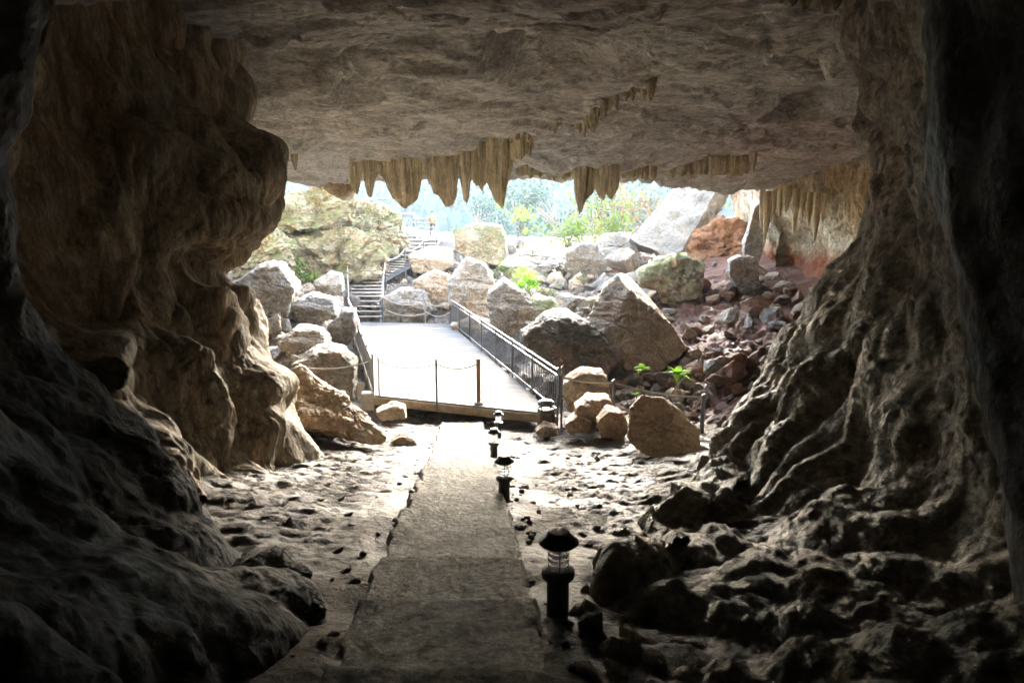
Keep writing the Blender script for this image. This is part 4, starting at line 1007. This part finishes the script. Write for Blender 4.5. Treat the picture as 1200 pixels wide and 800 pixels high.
# hoop end of the left rail
mb = MB(); p0 = FL+ax*.12-ay*.0
pts = [p0+Vector((0, 0, -.2)), p0+Vector((0, 0, 1.0))]+[p0-ax*(.08-.08*math.cos(a))+Vector((0, 0, 1.0+.08*math.sin(a))) for a in (0.6, 1.2, 1.57)]
mb.tube(pts, .022, 10)
tag(mb.build('hoop_post', M['galv'], sm=True), 'grey tubular hoop post at the front left corner of the platform', 'post')
def post(foot, h, r, m, label, wood=False, group=None, tilt=0):
    root = empty('barrier_post', foot, label, 'post', group)
    mb = MB()
    if wood: mb.box((0, 0, h/2-.1), (r*2, r*2, h+.2)); mb.build('shaft', m, root, bevel=.008)
    else: mb.tube([(0, 0, -.2), (tilt, 0, h)], r, 10); mb.build('shaft', m, root, True)
    mb = MB(); mb.tube([(r*.2+tilt, 0, h), (tilt*1., 0, h+.03)], [r*1.1, r*.5], 10) if not wood else mb.box((0, 0, .03), (r*4.4, r*3.2, .05))
    mb.build('cap' if not wood else 'foot_plate', m if not wood else M['conc'], root)
    return root
p_mid = on_z(512, 472, 0); p_wood = on_z(561, 473, 0)
post(p_mid, 1.12, .028, M['steel'], 'slim grey post in the middle of the platform front')
post(p_wood, 1.17, .05, M['wood'], 'square brown timber post at the platform front', True)
def cat(a, b_, sag, n=18):
    a, b_ = Vector(a), Vector(b_); return [a.lerp(b_, t)-Vector((0, 0, sag*4*t*(1-t))) for t in [i/n for i in range(n+1)]]
def rope(a, b_, sag, r, label, m='rope', group=None, name='rope'):
    mb = MB(); mb.tube(cat(a, b_, sag), r, 7)
    return tag(mb.build(name, M[m], sm=True), label, name, group)
z = Vector((0, 0, 1))
rope(p0+z*.95, p_mid+z*1.02, .16, .012, 'thin chain sagging from the hoop post to the slim middle post', name='chain')
rope(p_mid+z*1.02, p_wood+z*1.05, .14, .012, 'thin chain sagging from the slim middle post to the brown timber post', name='chain')
# right rope fence
f0 = FR+ax*.16-ay*.02
f1 = at(718, 486, 15.3); f1.z = th(f1.x, f1.y); f2 = at(822, 511, 14.9); f2.z = th(f2.x, f2.y)
h1 = at(718, 446, f1.y).z-f1.z; h2 = at(822, 463, f2.y).z-f2.z
post(f0-z*.2, 1.35, .028, M['steel'], 'grey post at the near end of the platform railing where the rope fence starts')
post(f1, h1, .042, M['steel'], 'slim grey post in the middle of the right rope fence')
post(f2, h2, .05, M['steel'], 'thick dark post at the right end of the rope fence by the flowstone slope')
for ha, hb, hc, nm in ((1.12, h1-.04, h2-.04, 'upper'), (.62, h1*.45, h2*.5, 'lower')):
    rope(f0-z*.2+z*ha, f1+z*hb, .05, .024, nm+' rope of the right fence from the railing to its middle post')
    rope(f1+z*hb, f2+z*hc, .08, .024, nm+' rope of the right fence from its middle post to its last post')
# left side rope
la = at(352, 430, 17.8); lb = FL.lerp(BL, .12)+z*.6
rope(la, lb, .12, .02, 'pale rope sagging left of the platform in front of the green boulder')
# back edge ropes
bp0 = BL.lerp(BR, .36); bp1 = BL.lerp(BR, .76)
post(bp1, 1.1, .03, M['galv'], 'grey post in the middle of the back edge of the platform')
rope(bp0+z*1.1, bp1+z*1., .25, .02, 'upper rope at the back of the platform left of the middle back post'); rope(bp0+z*.6, bp1+z*.45, .2, .02, 'lower rope at the back of the platform left of the middle back post')
rope(bp1+z*1., BR+z*.95, .2, .02, 'upper rope at the back of the platform right of the middle back post'); rope(bp1+z*.55, BR+z*.5, .2, .02, 'lower rope at the back of the platform right of the middle back post')
q = hit(368, 378, 18); post(q, 1.15, .03, M['galv'], 'lone grey rope post among the pale rocks left of the platform')

# litter bin
bq = at(640, 487, 15.3); bq.z = th(bq.x, bq.y)+.02
bn = empty('litter_bin', bq, 'round brown slatted litter bin with a grey domed lid by the platform corner', 'bin')
mb = MB(); mb.lathe([(.17, .02), (.17, .60)], 24); mb.build('liner', M['black'], bn, True)
mb = MB()
for k in range(18):
    a = 2*math.pi*k/18; mb.box((.195*math.cos(a), .195*math.sin(a), .32), (.02, .05, .62), Matrix.Rotation(a, 3, 'Z'))
mb.build('slats', M['binwood'], bn, bevel=.003)
mb = MB(); mb.lathe([(.207, .5), (.212, .5), (.212, .54), (.207, .54)], 24); mb.build('hoop', M['steel'], bn, True)
mb = MB()
for k in range(4):
    a = math.pi/4+k*math.pi/2; mb.tube([(.15*math.cos(a), .15*math.sin(a), .6), (.15*math.cos(a), .15*math.sin(a), .72)], .012, 6)
mb.build('lid_support', M['steel'], bn)
mb = MB(); mb.lathe([(.2, .71), (.205, .73), (.19, .77), (.13, .81), (.04, .83), (.0, .832)], 24); mb.build('lid', M['steel'], bn, True)

# ------------------------------------------------------------------ path lights
def path_light(px, py, Y, label, foot=None, sc_=1.):
    q = foot if foot is not None else at(px, py, Y)
    root = empty('path_light', q, label, 'path light', 'path lights along the right edge of the path'); root.scale = (sc_,)*3
    mb = MB(); mb.lathe([(.066, -.25), (.066, .285), (.06, .29)], 28); mb.build('post', M['black'], root, True)
    mb = MB(); mb.lathe([(.06, .27), (.098, .272), (.1, .29), (.098, .312), (.072, .322), (.05, .324)], 32); mb.build('collar', M['black'], root, True)
    mb = MB(); mb.lathe([(.068, .324), (.070, .33), (.070, .482), (.066, .488)], 32, caps=False); ln = mb.build('lens', M['lens'], root, True)
    mb = MB()
    for k in range(4):
        zc = .350+k*.036; mb.lathe([(.056, zc-.009), (.062, zc-.011), (.062, zc+.011), (.056, zc+.009), (.056, zc-.009)], 28, caps=False)
    mb.build('louvre', M['reflector'], ln, True)
    mb = MB(); mb.lathe([(.03, .486), (.110, .484), (.118, .488), (.118, .495), (.084, .524), (.074, .53), (.066, .552), (.06, .557), (.04, .559), (.0, .56)], 36); mb.build('cap', M['black'], root, True)
    mb = MB()
    for k in range(3):
        a = 2.1*k+.6; mb.tube([(.062*math.cos(a), .062*math.sin(a), .32), (.062*math.cos(a), .062*math.sin(a), .486)], .004, 6)
    mb.build('cage_rod', M['black'], root)
    return root
for px, py, Y, lab, s_ in ((653, 748, 3.75, 'nearest and largest black path light with a clear ribbed lens', 1.), (591, 600, 7.5, 'second nearest black path light, standing alone in the pale floor', 1.),
                           (579, 546, 11.6, 'third black path light, its foot beside the path just behind the second', 1.), (584, 510, 14.6, 'farthest black path light, closest to the platform', 1.)):
    q = at(px, py, Y); q.z = min(q.z, th(q.x, q.y)+.05) if abs(q.z-th(q.x, q.y)) > .15 else th(q.x, q.y)
    zt = at(px, py, Y).z; q.z = zt if zt > q.z-.1 and zt < q.z+.12 else q.z
    path_light(px, py, Y, lab, q, s_)

# ------------------------------------------------------------------ stairs up to the mouth
S0, S1, S2, S3, S4, S5 = on_z(430, 377, 0), at(429, 347, 31.7), at(430, 327, 34), at(474, 304, 38), at(497, 277, 42.5), at(496, 256, 45)
def flight(a, b_, n, wdt, label, dirx=None):
    root = empty('stair_flight', a, label, 'stairs'); d = b_-a; dh = Vector((d.x, d.y, 0)).normalized(); sx_ = dh.cross(z) if dirx is None else Vector(dirx)
    for i in range(n):
        p = d*(i+1)/n; run = Vector((d.x, d.y, 0)).length/n
        mb = MB(); mb.beam(p-sx_*wdt/2-dh*run*.15, p+sx_*wdt/2-dh*run*.15, max(.28, run*.8), .05); mb.build('tread', M['tread'], root, bevel=.006)
    for s_ in (-1, 1):
        mb = MB(); mb.beam(sx_*s_*(wdt/2-.04)-z*.16-dh*.1, d+sx_*s_*(wdt/2-.04)-z*.16, .06, .2); mb.build('stringer', M['steel'], root)
    return root, sx_
lv = Vector((1, .0, 0))
flight(S0, S1, 5, 1.35, 'lowest open timber stair flight rising from the back of the platform', lv)
flight(S1, S2, 5, 1.5, 'second stair flight with pale wide treads above the platform stairs', lv)
flight(S2, S3, 8, 1.6, 'long stair flight climbing to the right past the mossy outcrop', Vector((.9, -.43, 0)))
flight(S3, S4, 6, 2.2, 'wide upper stair flight leading to the top landing', lv)
flight(S4, S5, 4, 1.3, 'top stair flight up to the lookout balcony', lv)
# stair posts and ropes
prev = {}
for side, pts in (('left', [(S0, -.75), (S1, -.8), (S2, -.9), (S2.lerp(S3, .5), -.9), (S3, -.9), (S4, -1.0)]), ('right', [(S0, .75), (S1, .85), (S2, .95), (S2.lerp(S3, .5), 1.), (S3, 1.1), (S3.lerp(S4, .6), 1.2)])):
    last = None; names = ['at the foot', 'at the first landing', 'at the bend', 'halfway up the long flight', 'at the foot of the upper flight', 'near the top landing']
    for (q, dx), nm in zip(pts, names):
        f = q+Vector((dx, -.1, 0)); post(f-z*.3, 1.4, .036, M['steel'], 'grey post on the %s of the stairs, %s' % (side, nm), group='stair posts')
        if last is not None:
            rope(last[0]+z*1.05, f+z*1.05, .25, .022, 'rope on the %s of the stairs, ending %s' % (side, nm), group='stair ropes')
        last = (f, nm)
# balcony at the top left
A, B = at(432, 252, 44.5), at(484, 252, 44.5)
bal = empty('lookout_balcony', A, 'small railed lookout balcony at the top left of the stairs', 'balcony')
mb = MB(); mb.box((B-A)/2+Vector((0, 1., -.08)), ((B-A).length, 2.2, .16)); mb.build('floor', M['steel'], bal)
for i in range(5):
    p = (B-A)*i/4; mb = MB(); mb.tube([p-z*(2.4 if i in (0, 4) else .1), p+z*1.05], .03, 8); mb.build('post', M['steel'], bal)
mb = MB(); mb.tube([(0, 0, 1.05), tuple(B-A+z*1.05)], .028, 8); mb.build('top_rail', M['galv'], bal)
mb = MB(); mb.tube([(0, 0, .12), tuple(B-A+z*.12)], .02, 8); mb.build('bottom_rail', M['galv'], bal)
me0 = None
for i in range(22):
    p = (B-A)*(i+.5)/22
    if me0 is None: mb = MB(); mb.tube([z*.1, z*1.05], .009, 6); o = mb.build('baluster', M['steel'], bal); me0 = o.data
    else: o = bpy.data.objects.new('baluster', me0); C.objects.link(o); o.parent = bal
    o.location = p
# top landing with posts
LA, LB = at(487, 279, 44.), at(536, 284, 41.5)
mb = MB(); mb.box((LA+LB)/2+Vector((0, 1.4, -.3)), ((LB-LA).length, 3.4, .6), Matrix.Rotation(-.35, 3, 'Z'))
tag(mb.build('top_landing', M['conc'], bevel=.04), 'flat stone landing at the top of the stairs where the person stands', 'landing')
for px, py, Y, nm in ((511, 282, 43, 'near the person'), (533, 284, 42, 'beside the square mossy boulder')):
    q = at(px, py, Y); post(q-z*.4, 1.5, .03, M['steel'], 'dark post on the top landing '+nm)

# ------------------------------------------------------------------ person on the landing
def skin(name, verts, edges, radii, m, parent=None, lv_=2):
    me = bpy.data.meshes.new(name); me.from_pydata(verts, edges, []); o = bpy.data.objects.new(name, me); C.objects.link(o)
    md = o.modifiers.new('skin', 'SKIN'); md.use_smooth_shade = True
    for i, r in enumerate(radii): me.skin_vertices[0].data[i].radius = (r if isinstance(r, tuple) else (r, r))
    me.skin_vertices[0].data[0].use_root = True
    ss = o.modifiers.new('sub', 'SUBSURF'); ss.levels = lv_; ss.render_levels = lv_
    dg = bpy.context.evaluated_depsgraph_get(); dg.update()
    me2 = bpy.data.meshes.new_from_object(o.evaluated_get(dg)); o.modifiers.clear(); o.data = me2; me2.name = name
    me2.materials.clear(); me2.materials.append(m)
    for p in me2.polygons: p.use_smooth = True
    if parent: o.parent = parent
    return o
pq = at(507, 280, 44.4); pq.z = LA.z*.6+LB.z*.4
per = empty('person', pq, 'person in a khaki top and dark trousers standing on the top landing', 'person', rz=.5)
bv = [(0, 0, .93), (0, 0, 1.1), (0, 0, 1.32), (0, 0, 1.47), (0, -.01, 1.53), (0, -.02, 1.60), (0, -.02, 1.68),
      (-.1, 0, .88), (-.12, -.02, .5), (-.12, .02, .09), (-.13, -.12, .04), (.1, 0, .88), (.13, 0, .5), (.14, .04, .09), (.15, -.1, .04),
      (-.19, 0, 1.40), (-.25, .02, 1.14), (-.22, -.1, .92), (-.2, -.15, .84), (.19, 0, 1.40), (.26, .02, 1.14), (.24, -.09, .92), (.22, -.14, .84)]
be = [(0, 1), (1, 2), (2, 3), (3, 4), (4, 5), (5, 6), (0, 7), (7, 8), (8, 9), (9, 10), (0, 11), (11, 12), (12, 13), (13, 14), (2, 15), (15, 16), (16, 17), (17, 18), (2, 19), (19, 20), (20, 21), (21, 22)]
br = [(.15, .11), (.13, .1), (.16, .11), .06, .055, (.075, .095), (.07, .085), .085, .06, .042, .035, .085, .06, .042, .035, .055, .043, .033, .03, .055, .043, .033, .03]
body = skin('body', bv, be, br, M['skin'], per)
skin('shirt', [bv[i] for i in (0, 1, 2, 15, 16, 19, 20)]+[(0, 0, 1.44)], [(0, 1), (1, 2), (2, 3), (3, 4), (2, 5), (5, 6), (2, 7)], [(.18, .14), (.16, .125), (.185, .135), .07, .06, .07, .06, .08], M['khaki'], per)
skin('trousers', [bv[i] for i in (0, 7, 8, 9, 11, 12, 13)], [(0, 1), (1, 2), (2, 3), (0, 4), (4, 5), (5, 6)], [(.175, .13), .1, .075, .06, .1, .075, .06], M['trouser'], per)
Vh, Fh = ICO[4]; Vh = Vh*np.array([.092, .11, .1])*(1+.04*perlin(Vh*4)[:, None]); Vh[:, 2] = np.maximum(Vh[:, 2], -.05); hh = np_mesh('hair', Vh, Fh, M['hair'], per); hh.location = (0, .015, 1.685)

# ------------------------------------------------------------------ plants
def leaf_blade(mb, base, dirv_, L_, wd, droop, nseg=5, up=Vector((0, 0, 1))):
    d = Vector(dirv_).normalized(); side = d.cross(up)
    if side.length < .01: side = Vector((1, 0, 0))
    side.normalize(); nrm = side.cross(d)
    vs = []; fs = []
    for i in range(nseg+1):
        t = i/nseg; w_ = wd*math.sin(math.pi*(.08+.92*t)**.8)*.5 if t < 1 else .002
        c = Vector(base)+d*L_*t-Vector((0, 0, 1))*droop*L_*t*t
        vs += [c-side*w_+nrm*w_*.3, c, c+side*w_+nrm*w_*.3]
    for i in range(nseg):
        a = i*3; fs += [(a, a+1, a+4, a+3), (a+1, a+2, a+5, a+4)]
    mb.add(vs, fs)
def rosette(px, py, Y, r, foot_py, label, nl=12):
    q = at(px, py, Y); f = at(px+rng.uniform(2, 8), foot_py, Y+.1); hz = th(f.x, f.y); f.z = min(f.z, hz) if hz < q.z else f.z
    root = empty('broadleaf_plant', f, label, 'plant'); o_ = q-f
    mb = MB(); mb.tube([(0, 0, -.1), tuple(o_*.5+Vector((.04, 0, 0))), tuple(o_)], [.018, .014, .01], 7); mb.build('stem', M['bark'], root, True)
    mb = MB()
    for k in range(nl):
        a = 2*math.pi*k/nl*1.6+rng.uniform(-.25, .25); el = rng.uniform(.0, .9)
        leaf_blade(mb, o_+Vector((0, 0, rng.uniform(-.05, .03))), (math.cos(a)*math.cos(el), math.sin(a)*math.cos(el)-.25, math.sin(el)), r*rng.uniform(.75, 1.1), r*.42, rng.uniform(.2, .5))
    mb.build('foliage', M['leaf'], root, True)
rosette(794, 438, 15.8, .42, 492, 'bright green leafy rosette on a tall stem behind the rope fence', 13)
rosette(752, 432, 16.4, .28, 470, 'bright green rosette in front of the tall brown block')
rosette(745, 462, 15.4, .15, 480, 'tiny bright green sprig just above the large smooth boulder', 8)
rosette(729, 489, 14.6, .15, 500, 'tiny bright green sprig between the egg shaped stone and the smooth boulder', 8)
def bush(px, py, Y, rx_, ry_, rz_, n, ls, m, label, name='shrub', cat_='shrub', stem=True, group=None, foot=None):
    q = at(px, py, Y); root = empty(name, q if foot is None else foot, label, cat_, group); off = q-Vector(root.location)
    mb = MB()
    cl = [Vector((rng.gauss(0, .5)*rx_, rng.gauss(0, .5)*ry_, rng.gauss(0, .45)*rz_)) for _ in range(max(5, n//40))]
    for i in range(n):
        c = rng.choice(cl); s = .33
        p = off+c+Vector((rng.gauss(0, s*.6)*rx_, rng.gauss(0, s*.6)*ry_, rng.gauss(0, s*.6)*rz_))
        d = Vector((rng.gauss(0, 1), rng.gauss(0, 1), rng.gauss(0, .7)))
        leaf_blade(mb, p, d, ls*rng.uniform(.7, 1.3), ls*.5, .2, 3)
    mb.build('foliage' if cat_ != 'tree' else 'crown', M[m], root, True)
    mb = MB()
    for c in cl[:9]:
        b0 = Vector((0, 0, -rz_*.9)) if foot is None else Vector((0, 0, -.3))
        mid = b0.lerp(off+c, .5)+Vector((rng.uniform(-.1, .1)*rx_, 0, 0)); k = .02*max(rz_, .4)
        mb.tube([b0, mid, off+c], [k*1.6, k, k*.4], 6)
    mb.build('branches' if cat_ != 'tree' else 'trunk', M['bark'], root, True)
    return root
bush(620, 331, 28.5, .75, .6, .6, 260, .2, 'leaf', 'bright lime green shrub growing between the boulders behind the railing')
bush(583, 318, 33, .6, .5, .45, 160, .16, 'leaf2', 'small pale green shrub beside the square mossy boulder')
bush(360, 326, 30.5, .8, .5, .55, 300, .18, 'leaf2', 'light green shrub in the gap under the mossy outcrop')
bush(334, 303, 31, .8, .5, .7, 260, .2, 'leaf2', 'leafy shrub growing against the left wall by the mossy outcrop')
bush(368, 352, 28, .5, .4, .2, 120, .14, 'leaf2', 'low green ground plant among the pale rocks left of the stairs')
bush(664, 272, 44, 1.6, 1.2, 1.1, 420, .3, 'leaf2', 'yellow green shrub outside just right of the opening centre')
bush(700, 262, 47, 2.6, 1.5, 2., 700, .34, 'leaf2', 'larger yellow green shrub outside beside the leaning slab')
bush(735, 246, 52, 3., 1.5, 2.4, 600, .36, 'leafo', 'rusty orange leaved tree outside behind the leaning slab', 'outside_tree', 'tree', foot=(7.5, 52, 2.))
bush(885, 232, 46, 2.2, 1.2, 1.4, 420, .3, 'leaf2', 'green foliage seen through the small gap right of the leaning slab')
# sprays of leaves on thin branches hanging in the opening
fq = Vector((at(598, 262, 34).x+.2, 34.2, th(at(598, 262, 34).x, 34.2)))
bush(602, 246, 34, .9, .4, .7, 150, .17, 'leaf', 'thin sapling with bright leaf tufts in the middle of the opening', 'sapling', 'tree', foot=fq)
fq2 = Vector((at(622, 280, 34.5).x, 34.5, th(at(622, 280, 34.5).x, 34.5)))
bush(621, 270, 34.5, .3, .25, .3, 50, .15, 'leaf', 'small second sapling with one leaf tuft in the opening', 'sapling', 'tree', foot=fq2)
# dry twigs
def twig(a, b_, label, group='dry branches'):
    a, b_ = Vector(a), Vector(b_); mb = MB()
    mb.tube([a, a.lerp(b_, .5)+Vector((.1, 0, .06)), b_], [.02, .014, .006], 6)
    for k in range(5):
        t = .3+.14*k; p = a.lerp(b_, t)+Vector((.08, 0, .04)); e = p+Vector((rng.uniform(-.4, .4), rng.uniform(-.2, .2), rng.uniform(.1, .45))); mb.tube([p, p.lerp(e, .5)+Vector((.03, 0, .03)), e], [.01, .007, .003], 5)
    tag(mb.build('dry_branch', M['bark'], sm=True), label, 'branch')
twig(at(778, 470, 16.2), at(838, 396, 17.2), 'long bare dry branch leaning over the rubble behind the rope fence')
twig(at(800, 478, 15.8), at(770, 410, 16.6), 'shorter bare dry branch curving left towards the brown block')
twig(at(806, 500, 15.6), at(812, 440, 16.), 'upright bare twig behind the large smooth boulder')

# trees outside and the far wood
def tree(px, py, Y, h, r, label, m='leafd', n=900):
    q = at(px, py, Y); gz = float(hill(np.array([q.x]), np.array([Y]))[0]) if Y > 95 else th(q.x, Y)
    top = q.z; foot = Vector((q.x, Y, gz))
    root = empty('tree', foot, label, 'tree', 'trees beyond the cave mouth'); H_ = top-gz
    mb = MB(); mb.tube([(0, 0, -.5), (.1, 0, H_*.5), (.0, 0, H_*.9)], [r*.08, r*.06, r*.02], 8)
    cl = []
    for k in range(16):
        a = rng.uniform(0, 6.3); zc = H_*rng.uniform(.45, .95); rr = r*rng.uniform(.2, .8)
        c = Vector((rr*math.cos(a), rr*math.sin(a), zc)); cl.append(c); mb.tube([(0, 0, zc*.7), tuple(c)], [r*.03, r*.008], 5)
    mb.build('trunk', M['bark'], root, True)
    mb = MB()
    for i in range(n):
        c = rng.choice(cl); p = c+Vector((rng.gauss(0, r*.2), rng.gauss(0, r*.2), rng.gauss(0, r*.16)))
        leaf_blade(mb, p, (rng.gauss(0, 1), rng.gauss(0, 1), rng.gauss(0, .6)), r*.11*rng.uniform(.6, 1.3), r*.06, .2, 2)
    mb.build('crown', M[m], root, True)
for px, py, Y, r, lab in ((560, 226, 78, 3.5, 'dark tree outside behind the left of the opening'), (610, 208, 82, 4.5, 'tall tree outside in the middle of the opening'),
                          (650, 212, 75, 4., 'tree outside behind the sapling'), (705, 215, 70, 4., 'tree outside left of the leaning slab'), (760, 205, 76, 4.5, 'tree outside behind the leaning slab')):
    tree(px, py, Y, 0, r, lab)
fx = []; rs = np.random.RandomState(3); nF = 16000
hx = rs.uniform(-130, 160, nF); hy = rs.uniform(108, 330, nF); hzv = hill(hx, hy)
base = np.array([[-.5, 0, -.3], [.5, 0, -.3], [.6, 0, .3], [-.4, 0, .4]])
V = []
sz = rs.uniform(1.2, 3., nF); th_ = rs.uniform(0, 6.28, nF); ph = rs.normal(0, .8, nF)
clx = 3.5*np.stack([perlin(np.stack([hx*.12, hy*.12, 0*hx], 1))], 1)[:, 0]
for k in range(4):
    bx_, bz_ = base[k, 0]*sz, base[k, 2]*sz
    V.append(np.stack([hx+bx_*np.cos(th_)-bz_*np.sin(ph)*np.sin(th_), hy+bx_*np.sin(th_)+bz_*np.sin(ph)*np.cos(th_), hzv+2.5+clx+rs.uniform(0, 4, nF)+bz_*np.cos(ph)], 1))
V = np.stack(V, 1).reshape(-1, 3); F = np.arange(nF*4).reshape(-1, 4)
fo = np_mesh('forest', V, F, M['leafd'], sm=False); tag(fo, kind='stuff')

# ------------------------------------------------------------------ air
bm = bmesh.new(); bmesh.ops.create_cube(bm, size=1)
me = bpy.data.meshes.new('haze'); bm.to_mesh(me); bm.free()
hz_ = link('haze', me); hz_.scale = (1040, 530, 130); hz_.location = (0, 230, 20); tag(hz_, kind='stuff')
hm = bpy.data.materials.new('pale_air'); hm.use_nodes = True; nt = hm.node_tree; nt.nodes.clear()
pv_ = nt.nodes.new('ShaderNodeVolumePrincipled'); ou = nt.nodes.new('ShaderNodeOutputMaterial')
pv_.inputs['Color'].default_value = (.86, .94, 1, 1); pv_.inputs['Density'].default_value = .0009; pv_.inputs['Anisotropy'].default_value = 0.
nt.links.new(pv_.outputs[0], ou.inputs['Volume']); me.materials.append(hm)
